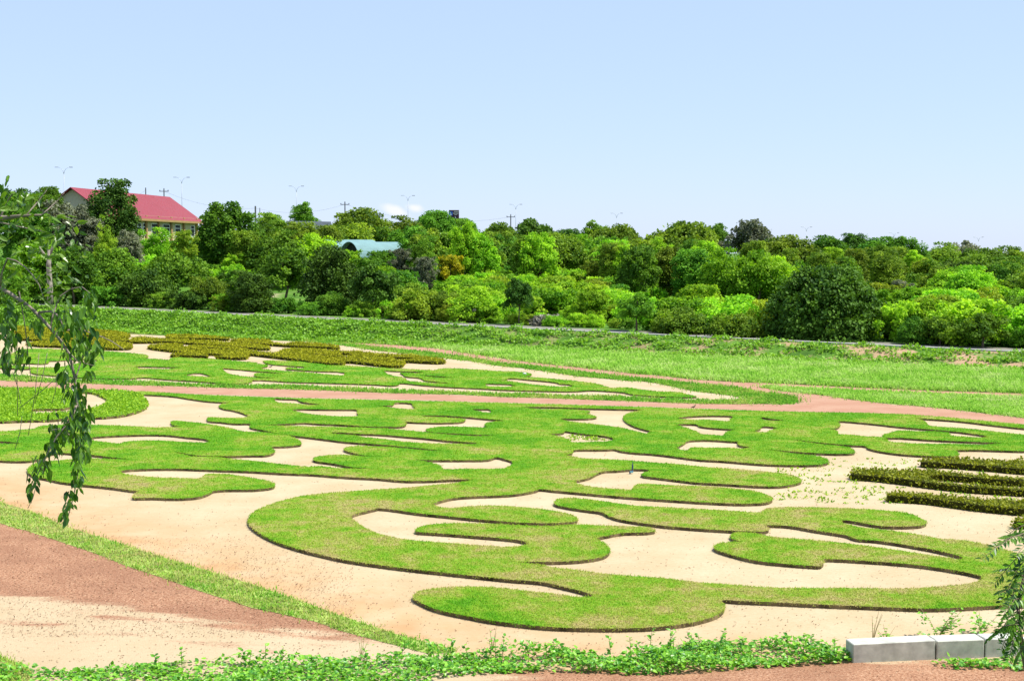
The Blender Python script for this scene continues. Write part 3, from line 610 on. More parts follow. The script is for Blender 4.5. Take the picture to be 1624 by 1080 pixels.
def leafy(o, V3, T, E, h, k, size, m, p=2.0, name='foliage'):
    P = sample(V3, T, dens_fn(k, p)); P[:, 2] += rng.normal(.0, .035, len(P))
    e0, e1 = V3[E[:, 0]], V3[E[:, 1]]; L = np.linalg.norm(e1 - e0, axis=1)
    n = rng.poisson(L * h * k * .8 * (34 / e0[:, 1]) ** p); i = np.repeat(np.arange(len(E)), n); t = rng.random(len(i))[:, None]
    Q = e0[i] + (e1 - e0)[i] * t; Q[:, 2] -= rng.random(len(i)) ** .8 * h; Q += rng.normal(0, .035, Q.shape)
    Q[:, 2] = np.maximum(Q[:, 2], .02)
    A = np.vstack([P, Q]); D = rvec(len(A)) + (0, 0, .5); Nn = np.vstack([rvec(len(P)) * .7 + (0, 0, 1.), rvec(len(Q)) * (1, 1, .25)])
    s = size * (A[:, 1] / 50) ** .45 * rng.uniform(.6, 1.3, len(A))
    obj(name, leaf_mesh(name, A, D, Nn, s, m, wide=1.2), o)['kind'] = 'stuff'
o, V3, T, E, W_, Q = raised('groundcover_bed', [COVER], [COVER_CUT], .12, M_TURF, 'bed of bright yellow-green groundcover curling round a sand crescent', 'plant bed')
obj('edging', np_mesh('edging', W_, [Q], M_SOIL), o)
leafy(o, V3, T, E, .12, 900, .09, M_COVER)

def hedge(polys, cuts, h, m, label, k, size, group):
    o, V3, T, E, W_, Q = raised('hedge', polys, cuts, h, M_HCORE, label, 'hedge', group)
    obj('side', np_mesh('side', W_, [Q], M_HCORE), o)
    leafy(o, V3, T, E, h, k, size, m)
HG = 'clipped ochre hedges of the far parterre'
H1 = [(22, 519), (50, 517), (95, 520.5), (140, 522), (190, 526.5), (206, 531), (200, 535), (150, 532.5), (90, 530), (40, 527.5), (20, 525)]
H2 = [(20, 530), (60, 530), (90, 532), (150, 535), (200, 537.5), (205, 540), (150, 539.5), (90, 539), (50, 538), (20, 536)]
H3 = [(43, 544), (60, 541.5), (95, 541), (165, 541), (207, 545), (208, 551), (195, 552.5), (165, 552), (92, 548.5), (55, 547)]
H4 = [(264, 532), (274, 530.6), (304, 531), (348, 534), (364, 536.5), (362, 537.6), (333, 536.8), (289, 536), (265, 534.6)]
H5 = [(209, 537), (222, 534.4), (244, 536), (289, 538.6), (333, 540.6), (355.6, 542.6), (378, 543), (422, 548.6), (428, 551), (426, 552.6), (392.6, 551), (348, 547.4), (304, 544), (259, 541.6), (222, 542.2), (209, 541.5)]
H6 = [(366.7, 538.6), (392.6, 537.6), (429.6, 540.6), (430, 543), (456, 545.4), (462, 543), (504, 544.5), (533, 548), (538, 549.7), (537, 551.6), (518.5, 550.6), (459, 547.8), (400, 543.6), (367, 540)]
H7 = [(234, 550), (242, 547), (289, 546.3), (291, 549.5), (296, 549), (310, 547.5), (333, 548.6), (348, 549.6), (378, 552), (407, 557), (436, 559.5), (444, 557.6), (449, 554.4), (462, 552.6), (504, 554), (541, 557), (570, 557.6), (598.5, 560.6), (622, 562.6), (649, 562.6),
      (666.7, 565), (689, 567.6), (704, 570.3), (706, 572.6), (702, 574), (674, 573.6), (642, 572.5), (640, 576), (636, 580), (600, 577.8), (548, 573), (546, 575.4), (542, 577), (511, 575), (489, 572.6), (466.7, 569), (430, 565), (394, 561.5), (394, 564), (389.6, 567), (363, 567), (333, 565.3),
      (304, 564), (271, 563), (272.6, 561.6), (281.5, 560.5), (294, 558.6), (266.7, 555.2), (241.5, 552)]
H7C = [[(328, 561), (355.6, 563), (348, 565.4), (329, 565)], [(623.7, 567), (662, 568.8), (644, 571.3), (625, 570.6)], [(540, 560), (554, 561), (561.5, 564.6), (541, 564.2)],
       [(480, 560.6), (520, 563.6), (560, 567.4), (520, 566)], [(560, 569.4), (620, 572.4), (600, 573.2)], [(318, 550.6), (372, 555), (350, 555.2), (325, 552.6)], [(466, 555.8), (520, 558.4), (500, 559)], [(300, 553), (330, 556.4), (305, 555.4)],
       [(400, 559.2), (470, 564), (440, 563.2)], [(590, 564), (630, 566.6), (600, 566.4)]]
for pl, ct, lb in ((H1, [], 'ochre hedge strip furthest back at the left behind the hanging branch'), (H2, [], 'thin ochre hedge strip second from the back at the left edge'), (H3, [], 'yellow ochre hedge behind hanging branch, nearest the far lawn'),
                   (H4, [], 'short ochre hedge against the foot of the embankment'), (H5, [], 'long thin ochre hedge running right from the hanging branch'),
                   (H6, [], 'ochre hedge of two steps on the pale sand below the embankment'), (H7, H7C, 'largest ochre hedge, a ragged mass in the middle of far garden')):
    hedge([pl], ct, .19, M_HEDGE, lb, 1300, .085, HG)
R1 = [(1460, 732), (1467, 729), (1488, 727), (1517, 727), (1562, 730), (1591, 731.5), (1624, 729), (1680, 728), (1680, 745), (1624, 744), (1576, 740), (1532, 736.5), (1502, 734.5), (1473, 733.8)]
R2 = [(1350, 751), (1357, 746), (1378, 744.4), (1421, 745.5), (1465, 746), (1502, 749), (1547, 753), (1624, 759), (1680, 762), (1680, 766), (1624, 763), (1562, 759), (1517, 755), (1479, 753.6), (1472, 756), (1479, 762.5), (1517, 767), (1562, 770.5), (1624, 774.5), (1680, 777), (1680, 781), (1624, 778),
      (1576, 775), (1532, 772), (1473, 765.5), (1428, 759.5), (1384, 754.5), (1357, 753)]
R3 = [(1407, 785.5), (1418, 781), (1443, 782), (1493, 786), (1555, 792), (1624, 794), (1680, 795), (1680, 812), (1624, 808), (1543, 800), (1468, 790), (1418, 786.8)]
R4 = [(1608, 827), (1613, 823), (1630, 820.5), (1680, 819), (1680, 829), (1624, 828)]
for pl, lb in ((R1, 'dark olive hedge at the right edge, furthest back of its row'), (R2, 'dark olive hedge forked in two long arms at the right edge'),
               (R3, 'dark olive hedge at the right, single arm nearest the lawn lobes'), (R4, 'small clump of dark olive hedge cut by the right edge')):
    hedge([pl], [], .21, M_HEDGE2, lb, 620, .10, 'olive hedges at the right edge')

# ------------------------------------------------------------------ embankment: kerb, road, ground cover
tvec = np.array([.846, -.533]); nvec = np.array([.533, .846]); o0 = np.array([0, 115.6])
def bank_pt(t, s): return o0 + tvec * t + nvec * s
ts = np.arange(-75, 75, 1.5)
V = []
for t in ts:
    for s_, dz in ((4.72, -.1), (4.72, .11), (5.0, .13), (5.0, -.1)):
        p = bank_pt(t, s_); V.append((p[0], p[1], tz(*bank_pt(t, 4.9)) + dz))
Q = [(i * 4 + k, i * 4 + 4 + k, i * 4 + 5 + k, i * 4 + 1 + k) for i in range(len(ts) - 1) for k in range(3)]
tag(obj('kerb', np_mesh('kerb', V, [Q], M_KERBW)), 'long thin pale concrete kerb along the top of the embankment', 'kerb')
V = []
for t in ts:
    for s_ in (5.02, 9.5):
        p = bank_pt(t, s_); V.append((p[0], p[1], tz(*p) + .02))
tag(obj('road', np_mesh('road', V, [[(2 * i, 2 * i + 2, 2 * i + 3, 2 * i + 1) for i in range(len(ts) - 1)]], M_ASPH)), 'road running along the top of the embankment', kind='structure')
n = 85000
t_, s_ = rng.uniform(-70, 70, n), rng.uniform(-.6, 4.7, n)
XY = o0 + tvec * t_[:, None] + nvec * s_[:, None]
cl = np.sin(XY[:, 0] * 1.3 + 2 * np.sin(XY[:, 1] * .7)) * np.sin(XY[:, 1] * 1.1 + s_ * 1.7 + 1.5 * np.sin(XY[:, 0] * .45))
keep = rng.random(n) < np.where(XY[:, 0] < -8, .92, np.clip(.50 + .6 * cl - .2 * sm(-8, 40, XY[:, 0]), .03, 1))
XY, cl = XY[keep], cl[keep]
hh = np.clip(.16 + .50 * cl, .02, .75) * rng.random(len(XY)) * np.where(cl > .3, .75, sm(4.9, 3.4, s_[keep])) * (1 - .45 * sm(-5, 25, XY[:, 0]))
P = np.column_stack([XY, terrain(XY[:, 0], XY[:, 1]) + hh])
tag(obj('creeping_plants', leaf_mesh('creeping_plants', P, rvec(len(P)) + (0, -.2, .2), rvec(len(P)) * .6 + (.15, -.1, 1.), rng.uniform(.11, .30, len(P)), M_BANK, wide=1.3)),
    'mat of green creeping plants on the face of embankment', 'ground cover', kind='stuff')

# ------------------------------------------------------------------ trees and shrubs
def crown(kind, seed, q):
    """unit crown: radius 1, height q (q = height over half width), so leaves keep their shape"""
    global rng
    keep_, rng = rng, np.random.default_rng(seed * 7 + 1)
    zmin, up = 0., -.35
    if kind == 'dome':            # rounded crown built of many knobbly clumps
        nc, per, cr, ls = int(70 + 34 * q), 120, (.13, .25), .036
        d = rvec(nc); d[:, 2] = np.abs(d[:, 2]) * 1.3 - .45; d /= np.linalg.norm(d, axis=1)[:, None]
        lob = 1 + sum(a_ * np.maximum(0, d @ u_) ** 5 for a_, u_ in zip(rng.uniform(-.3, .38, 9), rvec(9)))
        C = d * (rng.uniform(.55, .84, nc) * lob)[:, None]; C[:, 2] = C[:, 2] * .56 + .36
    elif kind == 'loose':         # irregular open crown
        nc, per, cr, ls = int(46 + 20 * q), 110, (.11, .25), .040
        d = rvec(nc); d[:, 2] = np.abs(d[:, 2]) - .25; C = d * rng.uniform(.25, .95, nc)[:, None]; C[:, 2] = C[:, 2] * .58 + .42
        C[:, :2] += rng.normal(0, .1, (nc, 2))
    elif kind == 'bush':          # mound to the ground
        nc, per, cr, ls = int(60 + 40 * q), 110, (.13, .26), .036
        d = rvec(nc); d[:, 2] = np.abs(d[:, 2]); C = d * rng.uniform(.45, .9, nc)[:, None]; C[:, 2] = C[:, 2] * .82 + .06
        C[:, 2] *= 1 + .15 * rng.normal(0, .6, nc)
    elif kind == 'scrub':         # feathery, uneven, twiggy
        nc, per, cr, ls = int(80 + 40 * q), 84, (.08, .2), .036
        C = np.column_stack([rng.normal(0, .42, nc), rng.normal(0, .42, nc), rng.random(nc) ** .8 * .86 + .05])
        C[:, :2] *= (1.15 - .5 * C[:, 2])[:, None]
    elif kind == 'umbrella':      # flat topped
        nc, per, cr, ls = 60, 90, (.12, .2), .036
        a, r = rng.random(nc) * 6.28, np.sqrt(rng.random(nc)) * .9
        C = np.column_stack([r * np.cos(a), r * np.sin(a), .82 - .25 * r * r + rng.normal(0, .04, nc)])
    elif kind == 'droop':         # dense crown with hanging curtains down to the ground
        nc, per, cr, ls = 260, 120, (.08, .17), .024
        d = rvec(nc); d[:, 2] = np.abs(d[:, 2]); C = d * rng.uniform(.72, .93, nc)[:, None]; C[:, 2] = C[:, 2] * .92; up = -.6
    C[:, 2] *= q
    R = rng.uniform(*cr, nc)
    if kind in ('bush', 'scrub', 'loose'): R *= min(1, .55 + .4 * q)
    ci = np.repeat(np.arange(nc), per); n = len(ci)
    v = rvec(n); v[:, 2] = np.where(rng.random(n) < .75, np.abs(v[:, 2]), v[:, 2])
    rad = R[ci] * (1 - .5 * rng.random(n) ** 2) * np.where(rng.random(n) < .06, 1.3, 1)
    P = C[ci] + v * rad[:, None] * (1, 1, .85)
    if kind == 'droop':           # curtains
        k = v[:, 2] < .6; P[k, 2] -= rng.random(k.sum()) ** 2 * .45 * q
    rr_ = np.percentile(np.hypot(P[:, 0], P[:, 1]), 97); P[:, :2] *= .96 / rr_; C[:, :2] *= .96 / rr_
    f_ = q / np.percentile(P[:, 2], 99.7); P[:, 2] *= f_; C[:, 2] *= f_
    P[:, 2] = np.clip(P[:, 2], .015, None)
    P[:, 2] = np.where(P[:, 2] > q, q - .02 * rng.random(n), P[:, 2])
    D = rvec(n) + v * .5 + (0, 0, up)
    Nn = v * (1 if kind != 'droop' else .7) + rvec(n) * .5 + (0, 0, .45)
    s = ls * rng.uniform(.6, 1.4, n) * 2
    V_, polys, kk = leaves(P, D, Nn, s, 'diamond', 1.35); r = np.clip(.5 + .6 * (rng.random(nc)[ci] - .5) + .45 * (rng.random(n) - .5), 0, 1)
    rng = keep_
    return V_, polys, np.tile(r, kk), C
CR = {}; CM = {}
def crown_mesh(kind, seed, tone, q):
    key = (kind, seed, q)
    if key not in CR: CR[key] = crown(kind, seed, q)
    if key + (tone,) not in CM: CM[key + (tone,)] = np_mesh('crown', CR[key][0], CR[key][1], LM[tone], {'rnd': ('FACE', CR[key][2])})
    return CM[key + (tone,)]
TR = {}
def trunk_mesh(kind, seed, q, fork=.45, r=.04):
    key = (kind, seed, q)
    if key not in TR:
        C = CR[key][3]; rr = np.random.default_rng(seed + 5); b = MB()
        bend = rr.normal(0, .06, 2); top = np.array([bend[0], bend[1], fork * q])
        b.tube([(0, 0, -.06), (bend[0] * .2, bend[1] * .3, fork * .5 * q), tuple(top)], [r * 1.3, r, r * .75], 7)
        for j in rr.choice(len(C), 9, replace=False):
            m_ = (top + C[j]) / 2 + rr.normal(0, .04, 3)
            b.tube([tuple(top - (0, 0, .02)), tuple(m_), tuple(C[j])], [r * .6, r * .35, r * .12], 5)
        TR[key] = b.mesh('trunk', M_BARK, True)
    return TR[key]
QS = np.array([.5, .75, 1.0, 1.35, 1.8, 2.4, 3.2])
def plant(name, cat, kind, seed, tone, px, ytop, wpx, depth, label, group=None, fork=.35):
    X = (px - CX) / F * depth; zg = tz(X, depth); ztop = at(px, ytop, depth).z
    h = float(np.clip(ztop - zg, .9, 16)); hw = wpx / F * depth / 1.96
    q = float(QS[np.argmin(abs(np.log(QS) - math.log(h / hw)))])
    t = empty(name, (X, depth, zg), label, cat, group, rng.uniform(0, 6.28) if kind != 'droop' else 0)
    t.scale = (hw, hw, h / q)
    obj('crown', crown_mesh(kind, seed, tone, q), t); obj('trunk', trunk_mesh(kind, seed, q, fork), t)
    return t
TREES = [
 # kind seed tone  px ytop width depth label
 ('tree', 'dome', 1, 'dark', 22, 300, 75, 285, 'dark round tree at the far left edge of the skyline'),
 ('tree', 'dome', 2, 'green', 86, 297, 62, 290, 'green round tree left of the red roofed building'),
 ('tree', 'dome', 3, 'dark', 176, 285, 96, 200, 'tall very dark tree standing in front of the red roof'),
 ('tree', 'loose', 1, 'grey', 128, 326, 74, 190, 'grey-green loose tree left of the dark tree before the red roof'),
 ('shrub', 'bush', 1, 'lime', 168, 343, 46, 178, 'rounded yellow-green bush under the dark tree by the red roof'),
 ('tree', 'dome', 4, 'green', 362, 322, 104, 195, 'broad dark green tree right of the red roofed building'),
 ('tree', 'dome', 1, 'olive', 432, 338, 62, 235, 'olive tree right of the broad tree by the red roof'),
 ('tree', 'loose', 2, 'green', 482, 321, 46, 300, 'small open green tree poking above the skyline beside a lamp'),
 ('tree', 'dome', 2, 'olive', 470, 353, 76, 205, 'olive tree in front of the dark grey roof'),
 ('tree', 'dome', 3, 'olive', 572, 331, 98, 262, 'wide olive domed tree behind the teal vaulted sheds'),
 ('tree', 'dome', 4, 'olive', 648, 343, 78, 245, 'olive domed tree at right end of the teal sheds'),
 ('tree', 'dome', 2, 'green', 690, 335, 66, 290, 'green tree left of the maroon billboard'),
 ('tree', 'dome', 1, 'green', 737, 347, 50, 300, 'green tree just below the maroon billboard'),
 ('shrub', 'bush', 2, 'bright', 740, 368, 58, 225, 'bright green rounded bush on the slope under the billboard'),
 ('tree', 'dome', 4, 'olive', 788, 354, 66, 270, 'olive tree right of the billboard, left of the dark trees'),
 ('tree', 'loose', 1, 'dark', 845, 349, 86, 285, 'ragged dark tree on skyline below a lamp and power pole'),
 ('tree', 'dome', 2, 'dark', 905, 364, 64, 275, 'dark tree between the ragged dark tree and olive crowns'),
 ('tree', 'loose', 2, 'olive', 942, 350, 48, 315, 'open olive tree rising above the middle of skyline'),
 ('tree', 'dome', 3, 'olive', 975, 358, 90, 268, 'olive tree behind the near olive dome in the middle'),
 ('tree', 'dome', 1, 'olive', 1008, 381, 112, 212, 'near olive domed tree in the middle of the hillside'),
 ('tree', 'dome', 2, 'olive', 1078, 354, 126, 250, 'largest olive domed tree on the skyline, right of middle'),
 ('tree', 'dome', 4, 'green', 1100, 403, 72, 190, 'round dark olive tree below the largest olive dome'),
 ('tree', 'loose', 3, 'green', 1134, 355, 54, 300, 'pale open tree between largest olive dome and grey tree'),
 ('tree', 'loose', 1, 'grey', 1190, 350, 92, 262, 'wispy grey-brown tree on the skyline right of middle'),
 ('tree', 'dome', 3, 'olive', 1246, 375, 112, 218, 'olive domed tree right of the wispy grey tree'),
 ('tree', 'dome', 4, 'green', 1318, 375, 84, 275, 'green tree right of the olive dome beside the grey tree'),
 ('tree', 'dome', 1, 'dark', 1354, 371, 54, 300, 'dark tree on the skyline above the sandy clearing'),
 ('tree', 'dome', 2, 'green', 1388, 377, 76, 262, 'green tree on the skyline standing over the sandy clearing'),
 ('tree', 'dome', 3, 'green', 1428, 376, 78, 255, 'green domed tree right of the sandy clearing'),
 ('shrub', 'loose', 2, 'lime', 1462, 410, 42, 225, 'small yellowish tree in front of the right skyline trees'),
 ('tree', 'dome', 4, 'olive', 1492, 385, 74, 280, 'olive tree on the right part of the skyline'),
 ('tree', 'loose', 3, 'grey', 1530, 383, 60, 305, 'greyish open tree behind the right skyline trees'),
 ('tree', 'dome', 1, 'green', 1562, 395, 80, 250, 'green tree behind the dark tree with bare sand under it'),
 ('tree', 'dome', 2, 'olive', 1606, 391, 68, 265, 'olive tree at the right end of the skyline'),
 ('tree', 'dome', 3, 'dark', 1532, 415, 80, 196, 'round dark tree above a strip of bare sand at right'),
 ('tree', 'dome', 4, 'olive', 1606, 443, 78, 160, 'olive tree at the right edge below the skyline trees'),
 ('tree', 'umbrella', 1, 'bright', 840, 389, 54, 205, 'small flat topped light green tree on the grassy slope'),
 ('tree', 'bush', 3, 'green', 1168, 424, 78, 165, 'dense dark bush with bright top left of the huge bush'),
 ('tree', 'loose', 3, 'olive', 945, 405, 48, 178, 'small olive tree left of the near olive dome'),
 ('shrub', 'scrub', 2, 'flower', 710, 405, 66, 185, 'shrub covered in yellow flowers on the slope'),
 ('shrub', 'scrub', 1, 'grey', 636, 395, 50, 180, 'grey wispy shrub right of the teal vaulted sheds'),
 ('shrub', 'scrub', 3, 'grey', 672, 408, 46, 175, 'grey twiggy shrub left of the yellow flowered shrub'),
 ('shrub', 'loose', 2, 'grey', 1068, 425, 74, 170, 'bluish grey shrub left of the round dark olive tree'),
 ('shrub', 'loose', 1, 'grey', 1430, 445, 54, 165, 'grey-green shrub on the slope below the sandy clearing'),
 ('bush', 'droop', 1, 'dark', 1310, 424, 196, 113, 'huge dark drooping bush standing by the embankment road'),
 ('tree', 'loose', 3, 'dark', 823, 442, 52, 128, 'small dark tree with bare leaning trunk by the embankment road'),
 ('tree', 'loose', 2, 'green', 1010, 464, 74, 120, 'small glossy tree with forked trunk by the embankment road'),
 ('shrub', 'bush', 2, 'olive', 1082, 488, 90, 117, 'dark olive bush right of the small forked tree'),
 ('shrub', 'bush', 3, 'olive', 1164, 498, 86, 113, 'olive bush left of the huge drooping bush'),
 ('tree', 'bush', 1, 'green', 180, 395, 110, 170, 'dark leafy tree left behind the hanging branch'),
 ('tree', 'bush', 2, 'dark', 232, 428, 90, 157, 'very dark bush above the left end of the embankment'),
 ('tree', 'loose', 3, 'green', 278, 402, 110, 163, 'open green tree in the dark thicket at left'),
 ('tree', 'loose', 2, 'olive', 330, 440, 66, 152, 'small reddish tinged tree in the left thicket'),
 ('tree', 'loose', 1, 'green', 452, 396, 104, 158, 'green tree at middle of the left thicket'),
 ('tree', 'bush', 3, 'dark', 525, 392, 100, 150, 'tall dark bush in the thicket below the teal sheds'),
 ('tree', 'loose', 2, 'dark', 592, 420, 84, 141, 'dark tree at the right end of the left thicket'),
 ('tree', 'bush', 1, 'dark', 400, 430, 80, 146, 'dark bush behind the kerb left of the thicket middle'),
 ('tree', 'loose', 1, 'olive', 655, 450, 70, 138, 'olive tree by the road right of the dark thicket'),
 ('shrub', 'loose', 3, 'olive', 702, 462, 56, 134, 'olive shrub between the dark thicket and bare white twigs'),
 ('shrub', 'scrub', 1, 'twig', 742, 484, 44, 131, 'bare whitish twiggy bush left of the small dark tree'),
 ('shrub', 'scrub', 2, 'twig', 866, 500, 62, 127, 'bare whitish twiggy bush right of the small dark tree'),
 ('tree', 'loose', 3, 'green', 40, 318, 90, 176, 'green tree behind the uppermost twigs of the hanging branch'),
 ('tree', 'bush', 1, 'bright', 60, 378, 110, 165, 'light green leafy tree behind the hanging branch, left of the pale trunk'),
 ('tree', 'bush', 2, 'green', 8, 410, 70, 158, 'green bush cut by the left edge behind the hanging branch'),
 ('tree', 'loose', 1, 'green', 118, 392, 84, 160, 'green tree right of the pale bare trunk'),
 ('shrub', 'bush', 3, 'bright', 248, 362, 66, 190, 'light green bush below the windows of the cream building'),
 ('shrub', 'scrub', 1, 'lime', 292, 366, 52, 188, 'yellowish bush below the right end of the cream building'),
 ('shrub', 'loose', 2, 'grey', 205, 366, 50, 186, 'grey-green bush below the left windows of cream building'),
 ('tree', 'loose', 2, 'grey', 98, 320, 84, 190, 'grey-green loose tree in front of the pale gable wall'),
 ('tree', 'dome', 4, 'green', 86, 311, 62, 196, 'green tree in front of the middle of the pale gable wall'),
 ('tree', 'dome', 2, 'green', 58, 308, 112, 205, 'green round tree covering the left half of the pale gable wall'),
 ('shrub', 'scrub', 2, 'green', 606, 399, 76, 200, 'green shrub hiding the foot of the nearer teal shed'),
 ('shrub', 'scrub', 3, 'bright', 556, 397, 60, 198, 'light green shrub in front of the dark arch of the teal shed'),
 ('shrub', 'bush', 1, 'green', 512, 388, 60, 200, 'green bush in front of the further teal shed'),
 ('tree', 'dome', 3, 'olive', 515, 358, 62, 225, 'olive tree between dark grey roof and the teal sheds'),
 ('shrub', 'bush', 2, 'green', 1450, 502, 56, 107, 'green bush at the right side of the huge drooping bush'),
 ('tree', 'loose', 3, 'olive', 1492, 503, 78, 106, 'bush with pale leaf tips on the right part of the road'),
 ('tree', 'loose', 1, 'green', 1560, 498, 84, 104, 'dark loose bush by the road near the right edge'),
 ('tree', 'bush', 3, 'green', 1618, 470, 84, 112, 'dark green bush at the right edge by the road'),
]
for row in TREES:
    nm, kind, seed, tone, px, yt, w_, d_, lb = row
    plant(nm, nm, kind, seed, tone, px, yt, w_, d_, lb, fork=.4 if kind in ('loose', 'umbrella') else .3)
# trees filling the slope between the scrub and the skyline, nearest first; one hidden behind nearer ones is left out
fill_y = np.full(1700, 2000.)
fl_ = {'olive': 'olive tree among the trees filling the slope under the skyline', 'green': 'green tree among the trees filling the slope under the skyline', 'dark': 'dark tree among the trees filling the slope under the skyline',
       'bright': 'light green tree among the trees filling the slope under the skyline'}
SK = ([0, 120, 320, 420, 480, 570, 650, 720, 800, 900, 1000, 1080, 1140, 1190, 1250, 1330, 1420, 1500, 1624], [300, 330, 372, 345, 362, 345, 352, 358, 362, 368, 368, 366, 370, 372, 384, 384, 386, 392, 398])
fc = []
for _ in range(420):
    px = rng.uniform(330, 1650); fc.append((rng.uniform(150, 275), px))
nf = 0
for dpt, px in sorted(fc):
    top = np.interp(px, *SK); lo = np.interp(px, [0, 400, 640, 760, 860, 960, 1300, 1624], [385, 380, 368, 374, 382, 390, 410, 428])
    f = np.clip((dpt - 150) / 125, 0, 1); yt = lo + (top + 4 - lo) * f + rng.normal(0, 5)
    if bank_s((px - CX) / F * dpt, dpt) < 45: continue
    wp = rng.uniform(40, 104); a, b_ = int(max(0, px - wp * .35)), int(min(1699, px + wp * .35))
    if b_ <= a or fill_y[a:b_].mean() < yt + 9 or nf > 66: continue
    if (690 < px < 960 and yt > 374) or (945 < px < 995 and yt > 405) or (1330 < px < 1480 and yt > 400) or (500 < px < 650 and dpt < 235): continue
    fill_y[a:b_] = np.minimum(fill_y[a:b_], yt)
    tone = rng.choice(['olive', 'olive', 'olive', 'green', 'green', 'bright']); kd = rng.choice(['dome', 'dome', 'bush', 'loose'])
    plant('tree', 'tree', str(kd), int(rng.integers(1, 5)) if kd == 'dome' else int(rng.integers(1, 4)), str(tone), px, yt, wp, dpt, fl_[tone], 'trees filling the slope: ' + str(tone)); nf += 1
print('fill trees', nf)
# the mass of bright scrub, bush by bush, nearest first; a bush wholly behind nearer ones is left out
sky_y = np.full(1700, 2000.)
for row in TREES:
    if row[7] < 178: a = max(0, int(row[4] - row[6] * .35)); sky_y[a:int(row[4] + row[6] * .35)] = np.minimum(sky_y[a:int(row[4] + row[6] * .35)], row[5] + 8)
sl = {'bright': 'bright green scrub bush in the mass of scrub behind the embankment', 'lime': 'yellowish scrub bush in the mass of scrub behind the embankment',
      'green': 'dull green scrub bush in the mass of scrub behind the embankment'}
cand = []
for _ in range(2600):
    px = rng.uniform(-20, 1650); s_ = 11.5 + 185 * rng.random() ** 1.5
    u_ = (px - CX) / F; dpt = (s_ / .846 + 115.6) / (1 + .63 * u_)
    cand.append((dpt, px))
nb = 0
for dpt, px in sorted(cand):
    u_ = (px - CX) / F; X = u_ * dpt; sss = bank_s(X, dpt)
    h = rng.uniform(1.5, 3.4) if sss < 60 else rng.uniform(1.6, 3.6); w = h * rng.uniform(1.3, 2.2)
    if px < 660: h *= 1.3 if sss > 24 else .62
    zg = tz(X, dpt); yt = HOR - (zg + h - CAMH) * F / dpt; wp = w * F / dpt
    a, b_ = int(max(0, px - wp * .4)), int(min(1699, px + wp * .4))
    if b_ <= a: continue
    if sky_y[a:b_].mean() < yt + 5 or nb > 260: continue
    if yt < np.interp(px, [0, 300, 400, 540, 660, 760, 830, 960, 1000, 1300, 1420, 1624], [380, 384, 398, 402, 404, 416, 418, 415, 428, 436, 448, 452]): continue
    if 780 < px < 1060 and sss < 20: continue
    sky_y[a:b_] = np.minimum(sky_y[a:b_], yt + wp * .08)
    pr = rng.random()
    tone = ('green' if pr < .58 else 'bright') if px < 640 else ('bright' if pr < .68 else 'lime' if pr < .90 else 'green')
    plant('scrub_bush', 'bush', 'scrub' if rng.random() < .65 else 'bush', int(rng.integers(1, 4)), tone, px, yt, wp, dpt, sl[tone], 'scrub bushes behind the embankment: ' + tone)
    nb += 1
print('scrub bushes', nb)
# low undergrowth along the far side of the embankment road
ul = {'green': 'low dull green bush in the undergrowth along the embankment road', 'bright': 'low bright bush in the undergrowth along the embankment road', 'olive': 'low olive bush in the undergrowth along the embankment road', 'lime': 'low yellowish bush in the undergrowth along the embankment road',
      'dark': 'low dark bush in the undergrowth along the embankment road'}
px = 120.
while px < 1650:
    u_ = (px - CX) / F; s_ = 10.6 + rng.random() * 2.2; dpt = (s_ / .846 + 115.6) / (1 + .63 * u_); X = u_ * dpt
    h = rng.uniform(.8, 1.9) * (1.25 if px < 640 else .75 if 780 < px < 1060 else 1.); w = h * rng.uniform(1.6, 2.6)
    if not (1225 < px < 1395):
        tone = str(rng.choice(['green', 'green', 'dark', 'olive'] if px < 640 else ['bright', 'lime', 'bright', 'green']))
        yt = HOR - (tz(X, dpt) + h - CAMH) * F / dpt
        plant('undergrowth_bush', 'bush', 'scrub' if rng.random() < .6 else 'bush', int(rng.integers(1, 4)), tone, px, yt, w * F / dpt, dpt, ul[tone], 'undergrowth along the embankment road: ' + tone)
    px += w * F / dpt * rng.uniform(.55, 1.0)

# bare earth strips showing under the trees at right
M_EARTH = plain('bare_earth', (.42, .34, .22), .95, .05, .2, .5)
V, Q = [], []
for (pa, pb, da, db) in ((1318, 1478, 236, 256), (1492, 1592, 176, 183), (672, 748, 262, 285)):
    o_ = len(V); n_ = 16
    for i in range(n_ + 1):
        for d_ in (da + 2 * math.sin(i * 1.3), db + 3 * math.sin(i * .9 + 1)):
            X = (pa + (pb - pa) * i / n_ - CX) / F * d_; V.append((X, d_, tz(X, d_) + .12))
    Q += [(o_ + 2 * i, o_ + 2 * i + 2, o_ + 2 * i + 3, o_ + 2 * i + 1) for i in range(n_)]
tag(obj('track', np_mesh('track', V, [Q], M_EARTH)), 'strips of bare sandy earth on the slope', kind='structure')

# ------------------------------------------------------------------ the building, sheds, billboard, lamps
P0 = np.array([-70.0, 225.0]); P1 = np.array([-64.1, 263.8]); ax = (P1 - P0) / np.linalg.norm(P1 - P0); LEN = float(np.linalg.norm(P1 - P0)); nn = np.array([ax[1], -ax[0]])
ZR, ZE, HW = 18.29, 13.65, 6.45
base = empty('school_building', (P0[0], P0[1], 0), 'cream walled hall with a long red sheet metal roof on the left ridge', 'building', rz=math.atan2(ax[1], ax[0]))
